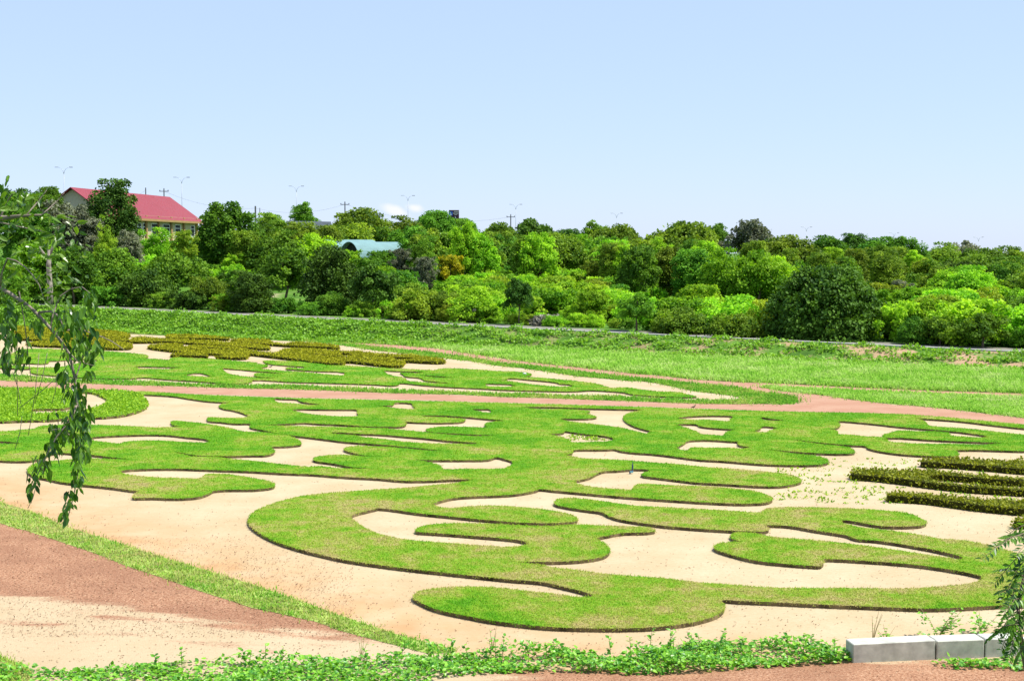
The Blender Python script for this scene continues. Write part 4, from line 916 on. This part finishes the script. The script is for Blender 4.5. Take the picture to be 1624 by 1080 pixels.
# local x along the ridge, local y to the left of it (so the lit front is at -y)
b = MB(); wy = HW - .8; zt = ZE + .55
for y in (-wy, wy): b.box(0.35, LEN - .35, y - .12, y + .12, 8.5, zt)
b.build('wall', M_CREAM, base)
for x in (0.2, LEN - .45):
    g = MB(); V = [(x, -wy - .1, 8.5), (x, wy + .1, 8.5), (x, wy + .1, zt), (x, 0, ZR - .25), (x, -wy - .1, zt)]
    V2 = [(x + .25, *v[1:]) for v in V]
    me = bpy.data.meshes.new('gable_wall'); me.from_pydata(V + V2, [], [(0, 1, 2, 3, 4), (9, 8, 7, 6, 5)] + [(i, (i + 1) % 5, 5 + (i + 1) % 5, 5 + i) for i in range(5)]); me.materials.append(M_GABLE)
    obj('gable_wall', me, base)
r = MB()
for sg in (-1, 1):
    for (z_, o_) in ((0, 0),):
        V = [(-.7, 0, ZR), (LEN + .5, 0, ZR), (LEN + .5, sg * (HW + .2), ZE - .1), (-.7, sg * (HW + .2), ZE - .1)]
        V += [(x, y, z - .14) for x, y, z in V]
        Q = [(0, 1, 2, 3), (7, 6, 5, 4)] + [(i, 4 + i, 4 + (i + 1) % 4, (i + 1) % 4) for i in range(4)]
        r.add(V, Q)
r.build('roof', M_RED, base)
f_ = MB(); f_.box(-.7, LEN + .5, -HW - .27, -HW - .21, ZE - .42, ZE - .06); f_.build('fascia', M_BROWN, base)
def fac_x(px):
    u_ = (px - CX) / F; p = P0 + nn * wy
    return float((u_ * p[1] - p[0]) / (ax[0] - u_ * ax[1]))
for px in (190, 211, 231.5, 251, 271, 291, 311.5):
    x = fac_x(px); MB().box(x - .3, x + .3, -wy - .42, -wy - .12, 8.5, zt - .05).build('pilaster', M_BROWN, base)
for a_, c_ in ((196, 200), (201, 205), (219, 224), (227.5, 230.5), (241, 250), (259, 269), (278, 286), (303, 308)):
    x0, x1 = fac_x(a_), fac_x(c_); z0, z1 = ZE - 2.75, ZE - .85
    fr = MB(); fr.box(x0, x1, -wy - .2, -wy - .118, z0 - .1, z0).box(x0, x1, -wy - .2, -wy - .118, z1, z1 + .1).box(x0 - .12, x0, -wy - .2, -wy - .118, z0 - .1, z1 + .1).box(x1, x1 + .12, -wy - .2, -wy - .118, z0 - .1, z1 + .1)
    fr.box(x0, x1, -wy - .19, -wy - .119, z1 - .62, z1 - .52)
    w_o = fr.build('window', M_WHITE, base)
    MB().box(x0 + .01, x1 - .01, -wy - .15, -wy - .121, z0 + .01, z1 - .01).build('pane', M_GLASS, w_o)

def vault(px, py, depth, R, L, label):
    c = at(px, py, depth); A = math.radians(40)
    t = empty('vaulted_shed', (c.x, c.y, c.z - R), label, 'shed', 'teal vaulted sheds', A)
    b = MB(); k = 18; V = []
    for xx in (0, L):
        for rr in (R, R - .08):
            for i in range(k + 1):
                a_ = math.pi * i / k; V.append((xx, rr * math.cos(a_), rr * math.sin(a_)))
    m1 = k + 1; Q = []
    for i in range(k):
        Q += [(i, i + 1, 2 * m1 + i + 1, 2 * m1 + i), (m1 + i, 3 * m1 + i, 3 * m1 + i + 1, m1 + i + 1), (i, m1 + i, m1 + i + 1, i + 1), (2 * m1 + i, 2 * m1 + i + 1, 3 * m1 + i + 1, 3 * m1 + i)]
    b.add(V, Q).build('roof', M_TEAL, t)
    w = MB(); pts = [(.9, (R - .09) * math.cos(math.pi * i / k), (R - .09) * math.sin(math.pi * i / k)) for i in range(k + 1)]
    w.add(pts + [(.9, 0, 0)], (), [(i, i + 1, k + 1) for i in range(k)]).build('interior_shade', M_SHADE, t)  # dark sheet set inside the open arch, painting the shade of the interior
    MB().add([(p[0] + L - 1.6, p[1], p[2]) for p in pts] + [(L - .7, 0, 0)], (), [(i + 1, i, k + 1) for i in range(k)]).build('interior_shade', M_SHADE, t)
    fr = MB(); fr.box(0, L, -R, -R + .12, -1.5, .02).box(0, L, R - .12, R, -1.5, .02); fr.build('base_wall', M_CONC, t)
vault(553, 383.5, 218, 2.75, 9.0, 'pale teal vaulted shed with open dark arch, the nearer one')
vault(514, 380, 223, 2.75, 9.0, 'teal vaulted shed mostly hidden behind the nearer one')
c = at(492, 358, 245)
t = empty('low_house', (c.x, c.y, 0), 'low building with dark grey roof half hidden by trees', 'building', rz=.25)
MB().box(-3.2, 3.2, 0, 5, 8, c.z - .5).build('wall', M_SHADE, t)
b = MB(); V = [(-3.9, -.6, c.z - .5), (3.9, -.6, c.z - .7), (3.9, 2.5, c.z + .75), (-3.9, 2.5, c.z + .85), (3.9, 5.6, c.z - .6), (-3.9, 5.6, c.z - .5)]
V += [(x, y, z - .15) for x, y, z in V]
b.add(V, [(0, 1, 2, 3), (3, 2, 4, 5), (6, 9, 8, 7), (9, 11, 10, 8), (0, 6, 7, 1), (1, 7, 8, 2), (2, 8, 10, 4), (4, 10, 11, 5), (5, 11, 9, 3), (3, 9, 6, 0)]).build('roof', M_GREYROOF, t)

# billboard
M_MAROON = plain('maroon_board', (.055, .02, .035), .6, .3, .1, 1); M_BLUE = plain('blue_print', (.02, .10, .50), .6, .3, .2, 1); M_LETTER = plain('white_print', (.75, .75, .75), .7, .2, .05, 1)
d_ = 318; c = at(720, 341.5, d_); sc_ = d_ / F
t = empty('billboard', (c.x, d_, tz(c.x, d_)), 'maroon billboard with a blue picture and white lettering above the trees', 'billboard'); zb = c.z - t.location.z
hw, hh_ = 8 * sc_, 8 * sc_
MB().box(-hw, hw, -.15, .15, zb - hh_, zb + hh_, .03).build('panel', M_MAROON, t)
MB().box(-hw + .08, -hw + 6 * sc_, -.20, -.153, zb - hh_ * .05, zb + hh_ * .72).build('picture', M_BLUE, t)
b = MB(); b.add([(-hw + 2.2 * sc_, -.215, zb), (-hw + 4.4 * sc_, -.215, zb), (-hw + 3.4 * sc_, -.215, zb + 3.4 * sc_)], (), [(0, 1, 2)]).build('white_shape', M_LETTER, t)
b = MB()
for (xa, xb, yc, th) in ((0, 6.6, 5.6, .55), (-1.7, 1.5, 2.7, .55), (2.6, 7.4, 2.7, .55), (1, 4.6, .7, .35)):
    x = xa * sc_
    while x < xb * sc_:                                                      # far too small to read: short strokes, as in the photo
        w = rng.uniform(.10, .2); b.box(x, x + w, -.20, -.153, zb + (yc - th) * sc_, zb + (yc + th) * sc_); x += w + .07
b.add([(1.2 * sc_, -.17, zb - 2 * sc_), (2.2 * sc_, -.17, zb - 2 * sc_), (4.1 * sc_, -.17, zb - 6 * sc_), (3.1 * sc_, -.17, zb - 6 * sc_)], [(0, 3, 2, 1)])
b.build('lettering', M_LETTER, t)
for x in (-hw * .6, hw * .6): MB().tube([(x, .3, -.5), (x, .3, zb + hh_ * .5)], .14, 8).build('post', M_METAL, t)

def lamp(px, py, depth, label):
    top = at(px, py, depth); zg = tz(top.x, depth); H = top.z - zg
    t = empty('street_lamp', (top.x, depth, zg), label, 'street lamp', 'street lamps along the ridge road', rng.normal(.15, .06))
    hb = H - 1.3
    MB().tube([(0, 0, 0), (0, 0, hb * .5), (0, 0, hb)], [.08, .06, .045], 8).build('pole', M_LAMPPOLE, t, True)
    for sg in (-1, 1):
        a = MB().tube([(0, 0, hb - .05), (sg * .12, 0, hb + .55), (sg * .45, 0, hb + 1.0), (sg * 1.0, 0, hb + 1.25)], [.038, .034, .03, .028], 6).build('arm', M_LAMPPOLE, t, True)
        MB().box(sg * 1.0 - (.05 if sg > 0 else .6), sg * 1.0 + (.6 if sg > 0 else .05), -.11, .11, hb + 1.19, hb + 1.30, .03).build('lamp_head', M_DARKPOST if sg > 0 else M_LAMPPOLE, a)
LN = ['above the far left skyline trees', 'behind the right end of red roof', 'above the small open tree left of the teal sheds', 'rising beside the little white cloud', 'beside a power pole above the ragged dark trees',
      'above the middle of the skyline, clear of any pole', 'right of the wispy grey tree', 'above the trees over the sandy clearing', 'furthest right, above the right skyline trees']
for (px, py, d_), l in zip([(101, 265, 262), (288, 281, 280), (470, 295, 300), (647, 310, 322), (818, 324, 345), (978, 338, 365), (1279, 360, 395), (1418, 369, 410), (1552, 376, 425)], LN):
    lamp(px, py, d_, 'thin double armed street lamp ' + l)
def power_pole(px, py, depth, label, arm=True, r=.11):
    top = at(px, py, depth); zg = tz(top.x, depth); H = top.z - zg
    t = empty('power_pole', (top.x, depth, zg), label, 'power pole', 'power poles along the ridge')
    MB().tube([(0, 0, 0), (0, 0, H)], [r * 1.3, r], 8).build('pole', M_DARKPOST, t)
    if arm:
        MB().box(-.95, .95, -.07, .07, H - .55, H - .42).build('crossarm', M_DARKPOST, t)
        for x in (-.85, 0, .85): MB().tube([(x, 0, H - .42 if x else H), (x, 0, H - .2 if x else H + .15)], .09, 6).build('insulator', M_DARKPOST, t)
    return top
w0 = power_pole(231, 298, 300, 'plain dark post without crossarm behind the red roof', False)
w1 = power_pole(260, 300, 292, 'power pole with crossarm behind the red roof')
w2 = power_pole(405, 327, 290, 'plain dark post right of the broad tree by red roof', False, .16)
power_pole(412, 330, 300, 'thin grey post just right of a thicker dark post', False, .07)
w3 = power_pole(547, 321, 300, 'power pole with crossarm above the wide olive tree')
w4 = power_pole(810, 341, 318, 'power pole with crossarm beside a lamp over dark trees')
b = MB()
for pa, pb, sag in ((at(206, 304, 296), w0, .6), (w1, w2, 1.2), (w2, w3, 1.3), (w3, w4, 2.2)):
    for dz in (0,):
        ss = np.linspace(0, 1, 14)[:, None]; L_ = np.array(pa) * (1 - ss) + np.array(pb) * ss; L_[:, 2] -= (4 * sag * ss * (1 - ss))[:, 0] + .45
        b.tube(L_, .014, 4)
tag(b.build('power_line', M_DARKPOST), 'thin dark power line sagging between the ridge poles', 'power line')

# pale bare trunk left, behind the embankment road
c = at(79, 478, 152); zg = tz(c.x, 152); b = MB()
b.tube([(0, 0, -.3), (.05, 0, 2.2), (-.05, 0, 4.6), (.1, 0, 6.2)], [.36, .3, .26, .2], 9).tube([(.05, 0, 5.6), (.5, 0, 6.6), (.75, .1, 7.6)], [.19, .16, .1], 7).tube([(-.03, 0, 5.0), (-.7, .1, 6.0), (-1.0, 0, 6.5)], [.15, .13, .08], 7)
t = empty('bare_tree', (c.x, 152, zg), 'pale barked bare trunk with broken limbs behind the hanging branch', 'tree'); b.build('trunk', M_PALEBARK, t, True)

# ------------------------------------------------------------------ kerb blocks, creepers, weeds, litter in the foreground
def g0(px, py): return on_plane([(px, py)], 0)[0]
A, B = g0(1362, 1051), g0(1606, 1041); d = (B - A) / np.linalg.norm(B - A); ang = math.atan2(d[1], d[0])
def along(px): # distance along the block row for a pixel column
    u_ = (px - CX) / F; return float((u_ * A[1] - A[0]) / (d[0] - u_ * d[1]))
for (pa, pb, lb) in ((1362, 1494.5, 'long pale concrete kerb block, leftmost of the row, its end face turned left'), (1496.5, 1572.5, 'pale concrete kerb block between the other two, creepers at its foot'),
                     (1575, 1640, 'pale concrete kerb block under the feathery branch at right')):
    xa, xb = along(pa), along(pb)
    o = MB().box(0, xb - xa, 0, .40, -.1, .375, .015).build('kerb_block', M_CONC)
    o.location = (*(A + d * xa)[:2], 0.0); o.rotation_euler = (rng.normal(0, .012), rng.normal(0, .008), ang + rng.normal(0, .006))
    tag(o, lb, 'kerb', 'concrete kerb blocks at the lower right')
M_KSTAIN = None
CT = [(-60, 1066), (40, 1062), (100, 1066), (180, 1062), (260, 1052), (330, 1048), (400, 1052), (500, 1054), (600, 1052), (680, 1044), (740, 1040), (850, 1040), (900, 1036), (980, 1050), (1060, 1028), (1140, 1020), (1250, 1028), (1350, 1040),
      (1352, 1050), (1200, 1060), (1050, 1072), (900, 1067), (700, 1077), (660, 1100), (-60, 1120)]
CT2 = [(1480, 1052), (1520, 1048), (1580, 1044), (1640, 1038), (1640, 1062), (1560, 1063), (1500, 1060)]
CT3 = [(1455, 1010), (1500, 1009), (1560, 1007), (1640, 1004), (1640, 1009), (1560, 1011), (1455, 1014)]
def creep(poly, k, hmax, sz):
    V, T, E = region([poly]); V3 = on_plane(V, .0); P = sample(V3, T, lambda y: np.full(len(y), float(k)))
    pat = np.sin(P[:, 0] * 1.1 + 2.2 * np.sin(P[:, 1] * .9)) * np.sin(P[:, 1] * 1.9 + 1.4 * np.sin(P[:, 0] * .7)) + .5 * np.sin(P[:, 0] * 3.7 + P[:, 1] * 2.9)
    lf = sm(-3.5, -7.5, P[:, 0]); P = P[rng.random(len(P)) < np.clip(.95 + .5 * pat - .4 * lf, .25, 1)]
    hmax = hmax * (1 - .5 * sm(-3.5, -7.5, P[:, 0]))
    hm_ = hmax * (.45 + .55 * np.sin(P[:, 0] * 1.7 + 1.3 * np.sin(P[:, 1] * 2.1)) * np.sin(P[:, 0] * .63 + 2)).clip(.25, 1)
    P[:, 2] = hm_ * rng.random(len(P)) ** .6
    return P
P = np.vstack([creep(CT, 560, .38, .1), creep(CT2, 300, .14, .1), creep(CT3, 120, .2, .1)])
D = rvec(len(P)) * (1, 1, .4) + (0, 0, -.15); Nn = rvec(len(P)) * .55 + (0, -.1, 1)
me = leaf_mesh('creeper', P, D, Nn, rng.uniform(.05, .12, len(P)), M_CREEP, 'oval', 1.2)
cr = tag(obj('creeper', me), 'mat of bright green creeper leaves along the bottom edge', 'ground cover', kind='stuff')
# upright shoots rising out of the creeper mat
PP, DD, NN_ = [], [], []; b = MB()
for _ in range(46):
    px = rng.choice([rng.uniform(200, 900), rng.uniform(600, 1350), rng.uniform(900, 1350)]); py = np.interp(px, [0, 300, 700, 900, 1060, 1250, 1350], [1068, 1056, 1048, 1042, 1032, 1034, 1044]) + rng.uniform(0, 8)
    q = g0(px, py); H = rng.uniform(.3, .5); lean = rng.normal(0, .08, 2)
    b.tube([q, q + (lean[0] * .4, lean[1] * .4, H * .6), q + (lean[0], lean[1], H)], [.006, .005, .003], 4)
    for k in range(9):
        f = .35 + .65 * k / 8; a = rng.random() * 6.28
        PP.append(q + np.array([lean[0] * f, lean[1] * f, H * f])); DD.append((math.cos(a), math.sin(a), .35)); NN_.append((rng.normal(0, .3), rng.normal(0, .3) - .2, 1))
obj('shoots', leaf_mesh('shoots', np.array(PP), np.array(DD), np.array(NN_), rng.uniform(.06, .12, len(PP)), M_CREEP, 'oval', 1.1), cr)['kind'] = 'stuff'
b.build('stems', M_CREEP, cr)['kind'] = 'stuff'
# weeds
M_STEM = plain('dry_stem', (.35, .30, .14), .9, .1, .2, 5)
def weed(px, py, H, nl, ls, label, spread=.1):
    q = g0(px, py); t = empty('weed', q, label, 'weed', None, 0); b = MB(); PP, DD, NN_ = [], [], []
    for s in range(5):
        a = rng.random() * 6.28; h = H * rng.uniform(.55, 1.1); e = np.array([math.cos(a) * spread * 1.6, math.sin(a) * spread, h])
        b.tube([(0, 0, 0), e * (.4, .4, .5), e], [.008, .006, .003], 4)
        for k in range(nl // 5):
            f = rng.uniform(.15, .85) ; a2 = rng.random() * 6.28; PP.append(e * (f, f, f) + rng.normal(0, .05, 3) * (1.6, 1, .4)); DD.append((math.cos(a2), math.sin(a2), .2)); NN_.append((rng.normal(0, .4), rng.normal(0, .4), 1))
    b.build('stems', M_STEM, t)
    obj('leaves', leaf_mesh('leaves', np.array(PP).clip([-9, -9, .02], 9), np.array(DD), np.array(NN_), rng.uniform(.5, 1.1, len(PP)) * ls, M_CREEP, 'oval', 1.0), t)
weed(1488, 1010, .62, 150, .10, 'leafy weed with tall thin stalks behind the concrete kerb', .28)
weed(1556, 1006, .45, 70, .12, 'low weed with broad leaves behind the kerb near feathery branch', .2)
weed(1407, 1017, .4, 30, .09, 'sparse little weed behind the left kerb block', .15)
weed(781, 1034, .52, 10, .06, 'thin bare stalked weed in front of the rounded lawn lobe', .05)
weed(1384, 1020, .75, 8, .05, 'tall dry stalk just behind the kerb block left end', .12)
weed(573, 1046, .42, 10, .07, 'single weed with reddish leaf at the end of grass strip', .08)
weed(838, 1040, .3, 14, .08, 'small leafy weed growing out over sand above creepers', .06)
# litter and seedlings
M_STONE = leafmat('red_stone', (.09, .036, .018), (.44, .27, .16), 0., .1, .9, objvar=0)
M_LITTER = plain('dry_leaf', (.17, .10, .055), .9, .1, .5, 3); 
pix = np.column_stack([rng.uniform(-20, 1640, 7000), 640 + 410 * rng.random(7000) ** .85])
P = on_plane(pix, .012); D = rvec(len(P)) * (1, 1, .25); 
o = tag(obj('leaf_litter', leaf_mesh('leaf_litter', P, D, rvec(len(P)) * .35 + (0, 0, 1), rng.uniform(.02, .06, len(P)) * (P[:, 1] / 34) ** .5, M_LITTER)), 'scattered dry leaves and dark specks on the pale sand', 'leaf litter', kind='stuff')
sp_ = []
for _ in range(330):
    px, py = rng.uniform(1235, 1640), rng.uniform(728, 800)
    sp_.append((px, py))
for _ in range(60): sp_.append((rng.uniform(900, 960), rng.uniform(690, 699)))
Q = on_plane(np.array(sp_), .0); P = np.repeat(Q, 5, 0) + rng.normal(0, .06, (len(Q) * 5, 3)) * (1.6, 1, 0)
tag(obj('seedlings', leaf_mesh('seedlings', P, rvec(len(P)) * (1, 1, .5) + (0, 0, .6), rvec(len(P)) + (0, 0, .6), rng.uniform(.05, .13, len(P)), M_COVER)), 'tiny green seedlings sprouting in sand around the right hedges', 'seedlings', kind='stuff')
P = np.column_stack([rng.uniform(.0, 12, 1500), rng.uniform(24.5, 28.5, 1500), np.full(1500, .02)]); P2 = on_plane(np.column_stack([rng.uniform(-30, 560, 9000), rng.uniform(850, 1010, 9000)]), .02)
P2 = P2[inside(np.column_stack([P2[:, 0] / P2[:, 1] * F + CX, CY - 0 * P2[:, 0]]), np.array([(-99, 0), (1700, 0), (1700, 9999), (-99, 9999)]))]
P = np.vstack([P, P2])
tag(obj('gravel', leaf_mesh('gravel', P, rvec(len(P)) * (1, 1, .4), rvec(len(P)) * .5 + (0, 0, 1), rng.uniform(.012, .038, len(P)), M_STONE, wide=1.6)), 'loose dark red stones on the gravel road', 'gravel', kind='stuff')

# standpipe sprinkler and a scrap of plastic in the middle bay
M_PIPE = plain('blue_black_pipe', (.03, .06, .12), .5, .4, .3, 6); M_TEALV = plain('teal_valve', (.15, .35, .40), .5, .4, .2, 6)
q = g0(1001.5, 751.5); t = empty('sprinkler', q, 'small dark blue standpipe sprinkler in the middle sand bay', 'sprinkler')
MB().tube([(.03, 0, .06), (.03, 0, .2), (.035, 0, .21), (.035, 0, .34), (.04, 0, .35), (.045, 0, .46)], [.028, .026, .032, .026, .016, .008], 8).build('riser', M_PIPE, t)
MB().tube([(-.05, 0, .075), (.06, 0, .075)], [.04, .035], 8).build('valve', M_TEALV, t)
MB().tube([(-.055, 0, -.02), (-.055, 0, .1)], .03, 8).tube([(-.08, -.02, .0), (-.03, -.02, 0)], .02, 6).build('foot', M_PIPE, t)
q = g0(988, 746.8); b = MB().tube([(-.1, 0, .03), (-.04, .01, .05), (.03, 0, .045), (.1, 0, .03)], [.015, .04, .045, .015], 7)
o = tag(b.build('plastic_scrap', M_WHITE), 'scrap of white plastic lying left of the sprinkler', 'litter'); o.location = q
o = tag(MB().tube([(-.11, 0, .05), (-.04, .01, .08), (.05, 0, .07), (.12, 0, .05)], [.02, .06, .06, .015], 7).build('plastic_scrap', M_WHITE), 'white scrap on the tip of the far right lawn lobe', 'litter'); o.location = on_plane([(832, 594)], .1)[0]

def bird(px, py, size, tone, label, rz, z=0.):
    q = on_plane([(px, py)], z)[0]
    t = empty('bird', q, label, 'bird', None, rz); t.scale = (size,) * 3
    b = MB(); b.tube([(-.62, 0, .23), (-.45, 0, .27), (-.25, 0, .32), (0, 0, .36), (.18, 0, .41), (.28, 0, .5), (.33, 0, .6), (.37, 0, .68), (.42, 0, .70), (.50, 0, .69)], [.02, .05, .11, .15, .135, .085, .065, .07, .045, .008], 9)
    b.build('body', tone, t, True)
    for s in (-.05, .05): MB().tube([(.02, s, .26), (.0, s, .12), (.03, s, 0), (.1, s, 0)], [.02, .012, .012, .01], 5).build('leg', M_DARKPOST, t)
    for s in (-1, 1): MB().tube([(.12, s * .1, .42), (-.1, s * .14, .38), (-.4, s * .07, .27)], [.03, .06, .01], 6).build('wing', tone, t, True)
M_CROW = plain('dark_feather', (.03, .028, .03), .6, .3, .3, 9); M_MYNA = plain('brown_feather', (.06, .035, .02), .6, .3, .3, 9)
bird(429.5, 583.6, .28, M_CROW, 'dark bird standing on sand beside the far lawn', .2)
bird(1100, 648, .27, M_MYNA, 'small brown bird on the near edge of middle path', .25)

# ------------------------------------------------------------------ overhanging tree at left
M_TLEAF = leafmat('tree_leaf', (.022, .075, .008), (.12, .25, .018), .32, .5, .32, objvar=0)
M_TLEAF2 = leafmat('tree_leaf_young', (.04, .105, .010), (.15, .27, .022), .35, .5, .35, objvar=0)
DP = 9.0
t = empty('overhanging_tree', (-5.6, 9.4, tz(-5.6, 9.4)), 'tree with drooping leafy branch hanging in from the left edge', 'tree')
bo = np.array(t.location)
def lp(px, py, dd=0.): return np.array(at(px, py, DP + dd)) - bo
crownp = np.array([-5.2, 9.3, 8.6]) - bo
b = MB(); b.tube([(0, 0, -.3), (.05, 0, 1.4), (.2, -.05, 3.0), tuple(crownp)], [.17, .14, .11, .08], 9)
b.tube([tuple(crownp), tuple(crownp + (-.5, .3, 1.0)), tuple(crownp + (-.7, .6, 1.9))], [.07, .05, .02], 7)
b.build('trunk', M_PALEBARK, t, True)
BR = [
 ([(-330, 300, .3), (-120, 330, .2), (0, 346, .1), (30, 343, 0), (66, 341, 0)], (.03, .006)),
 ([(-330, 380, .3), (-120, 430, .1), (0, 457, 0), (25, 472, 0), (48, 488, 0), (68, 508, 0), (88, 530, 0), (104, 553, 0), (113, 575, 0), (119, 605, 0), (122, 640, 0), (126, 668, 0), (128, 700, 0), (124, 745, 0), (116, 790, 0), (106, 825, 0)], (.015, .003)),
 ([(62, 496, 0), (80, 494, -.05), (94, 503, -.1), (99, 517, -.1)], (.009, .004)),
 ([(122, 640, 0), (112, 665, -.1), (92, 690, -.15), (74, 722, -.15), (60, 752, -.15), (45, 785, -.15)], (.008, .002)),
 ([(88, 528, 0), (120, 522, .1), (150, 530, .15), (178, 542, .2), (198, 556, .2)], (.008, .002)),
 ([(0, 455, 0), (12, 410, -.1), (40, 424, -.1), (62, 452, -.1), (70, 476, -.1)], (.007, .002)),
 ([(0, 348, .1), (10, 322, .1), (24, 303, 0)], (.007, .003)), ([(40, 343, 0), (62, 318, .1), (74, 302, .1)], (.006, .002)), ([(66, 341, 0), (92, 318, .1), (102, 306, .1)], (.005, .002)),
 ([(0, 353, .1), (40, 362, .1), (85, 372, .1), (110, 390, .1)], (.006, .002)), ([(-40, 480, .1), (0, 510, .1), (12, 545, .1), (16, 590, .1)], (.008, .003)),
 ([(105, 553, 0), (122, 572, -.1), (150, 580, -.15)], (.006, .002)), ([(110, 690, -.1), (95, 680, -.1), (76, 684, -.1)], (.005, .002)),
 ([(119, 605, 0), (128, 575, .1), (140, 545, .1)], (.006, .002)), ([(30, 462, 0), (40, 520, .1), (45, 570, .1), (50, 605, .1)], (.004, .002)), ([(80, 520, 0), (95, 470, .1), (130, 455, .1), (150, 475, .1)], (.006, .002)),
]
b = MB()
for pts, (r0, r1) in BR:
    c_ = spline(np.array([lp(*p) for p in pts]), 3, False); c_ = np.vstack([c_, lp(*pts[-1])])
    b.tube(c_, np.linspace(r0, r1, len(c_)), 6)
for (x0, y0, x1, y1) in ((22, 540, 28, 660), (75, 560, 55, 640), (100, 590, 30, 648), (90, 600, 82, 640), (62, 560, 45, 690), (108, 590, 96, 640), (20, 590, 33, 640), (35, 660, 24, 712), (56, 775, 44, 806)):
    b.tube([lp(x0, y0, .1), lp((x0 + x1) / 2 + 2, (y0 + y1) / 2, .1), lp(x1, y1, .1)], .0022, 4)
b.build('branch', M_BRANCH, t, True)
CLU = [(108, 505, 26, 18, 22, 0), (40, 322, 46, 18, 34, 1), (25, 362, 30, 26, 34, 1), (88, 372, 34, 30, 34, 1), (40, 425, 42, 40, 36, 1), (100, 440, 36, 34, 34, 1), (14, 525, 14, 38, 56, 0), (8, 575, 9, 18, 20, 0), (40, 560, 12, 26, 10, 0), (92, 478, 36, 20, 24, 1), (145, 480, 16, 22, 22, 0),
       (62, 520, 12, 14, 14, 0), (120, 522, 34, 26, 60, 0), (128, 558, 32, 22, 48, 0), (155, 556, 12, 14, 14, 0), (102, 598, 14, 22, 20, 0), (120, 632, 18, 32, 44, 0), (126, 672, 16, 26, 50, 0), (100, 684, 22, 22, 40, 0), (84, 712, 16, 18, 26, 0), (66, 742, 16, 18, 24, 0),
       (50, 768, 12, 14, 14, 0), (129, 716, 13, 26, 40, 0), (122, 762, 9, 22, 22, 0), (110, 798, 8, 18, 14, 0), (102, 822, 6, 9, 8, 0), (142, 600, 8, 8, 5, 0), (8, 300, 12, 14, 8, 0), (20, 470, 20, 30, 14, 1), (120, 400, 20, 30, 10, 1), (70, 395, 20, 20, 14, 1), (30, 575, 8, 16, 5, 0)]
for nm_, flag, mm in (('foliage', 0, M_TLEAF), ('young_foliage', 1, M_TLEAF2)):
    PP = []
    for cx_, cy_, rx_, ry_, n_, fl in CLU:
        if fl != flag: continue
        for _ in range(int(n_ * (1.5 if fl == 0 else 1.35))): PP.append(lp(np.clip(cx_ + rng.normal(0, rx_ * .5), cx_ - rx_, cx_ + rx_), np.clip(cy_ - 8 + rng.normal(0, ry_ * .5), cy_ - ry_ - 8, cy_ + ry_), rng.normal(0, .18)))
    PP = np.array(PP); n = len(PP)
    D = rvec(n) * ((.55, .55, .3) if flag == 0 else (.9, .9, .5)) + (0, 0, -1.0 if flag == 0 else -.45)
    obj(nm_, leaf_mesh(nm_, PP, D, rvec(n) + (0, -.35, .3), rng.uniform(.032, .084, n), mm, 'oval', .74), t)

# ------------------------------------------------------------------ feathery pinnate tree at right
M_NEEM = leafmat('pinnate_leaf', (.025, .085, .010), (.16, .32, .022), .35, .4, .35, objvar=0)
t = empty('pinnate_tree', (4.15, 8.9, tz(4.15, 8.9)), 'feathery dark leaved young tree reaching in at the right edge', 'tree'); bo = np.array(t.location)
def rp(px, py, dd=0.): return np.array(at(px, py, 8.7 + dd)) - bo
b = MB(); stem = [(0, 0, -.2), tuple(rp(1640, 1120)), tuple(rp(1622, 1030)), tuple(rp(1614, 960)), tuple(rp(1628, 900)), tuple(rp(1650, 840))]
b.tube(stem, [.03, .024, .018, .014, .01, .006], 7)
fr = [(1650, 838, 1558, 885), (1645, 838, 1600, 846), (1640, 868, 1578, 925), (1636, 872, 1586, 960), (1630, 905, 1592, 975), (1625, 915, 1578, 905), (1625, 935, 1596, 1005), (1618, 955, 1588, 985), (1616, 968, 1582, 1010), (1614, 985, 1588, 1030), (1616, 1000, 1600, 1045),
      (1630, 850, 1575, 870), (1640, 890, 1600, 935), (1650, 920, 1612, 985), (1640, 960, 1606, 1020), (1640, 1000, 1612, 1050), (1655, 850, 1612, 880), (1650, 880, 1618, 930), (1655, 990, 1622, 1030), (1660, 930, 1628, 1000), (1618, 972, 1604, 1028), (1622, 940, 1583, 942), (1624, 985, 1596, 1000), (1620, 950, 1598, 968),
      (1640, 845, 1590, 862), (1650, 1010, 1610, 1036), (1615, 990, 1566, 1014)]
PP, DD, NN_, SZ = [], [], [], []
for (x0, y0, x1, y1) in fr:
    d0, d1 = rng.normal(0, .12), rng.normal(0, .2); a_, e_ = rp(x0, y0, d0), rp(x1, y1, d1); m_ = (a_ + e_) / 2 + (0, 0, .035)
    pts = spline(np.array([a_, m_, e_]), 5, False); pts = np.vstack([pts, e_]); b.tube(pts, np.linspace(.004, .0015, len(pts)), 4)
    k = 11; up = np.array([rng.normal(0, .3), -.5 + rng.normal(0, .2), .8])
    for j in range(k):
        f = .18 + .82 * j / (k - 1); i_ = min(int(f * (len(pts) - 1)), len(pts) - 2); q = pts[i_] + (pts[i_ + 1] - pts[i_]) * (f * (len(pts) - 1) - i_)
        ax_ = e_ - a_; ax_ /= np.linalg.norm(ax_); sd_ = np.cross(ax_, up); sd_ /= np.linalg.norm(sd_)
        for sg in (-1, 1):
            PP.append(q); DD.append(ax_ * .55 + sd_ * sg + np.array([0, 0, -.35]) + rng.normal(0, .1, 3)); NN_.append(up + rng.normal(0, .25, 3)); SZ.append(rng.uniform(.05, .075) * (1.05 - .35 * f))
b.build('trunk', M_BARK, t, True)
obj('foliage', leaf_mesh('foliage', np.array(PP), np.array(DD), np.array(NN_), np.array(SZ), M_NEEM, wide=.62), t)
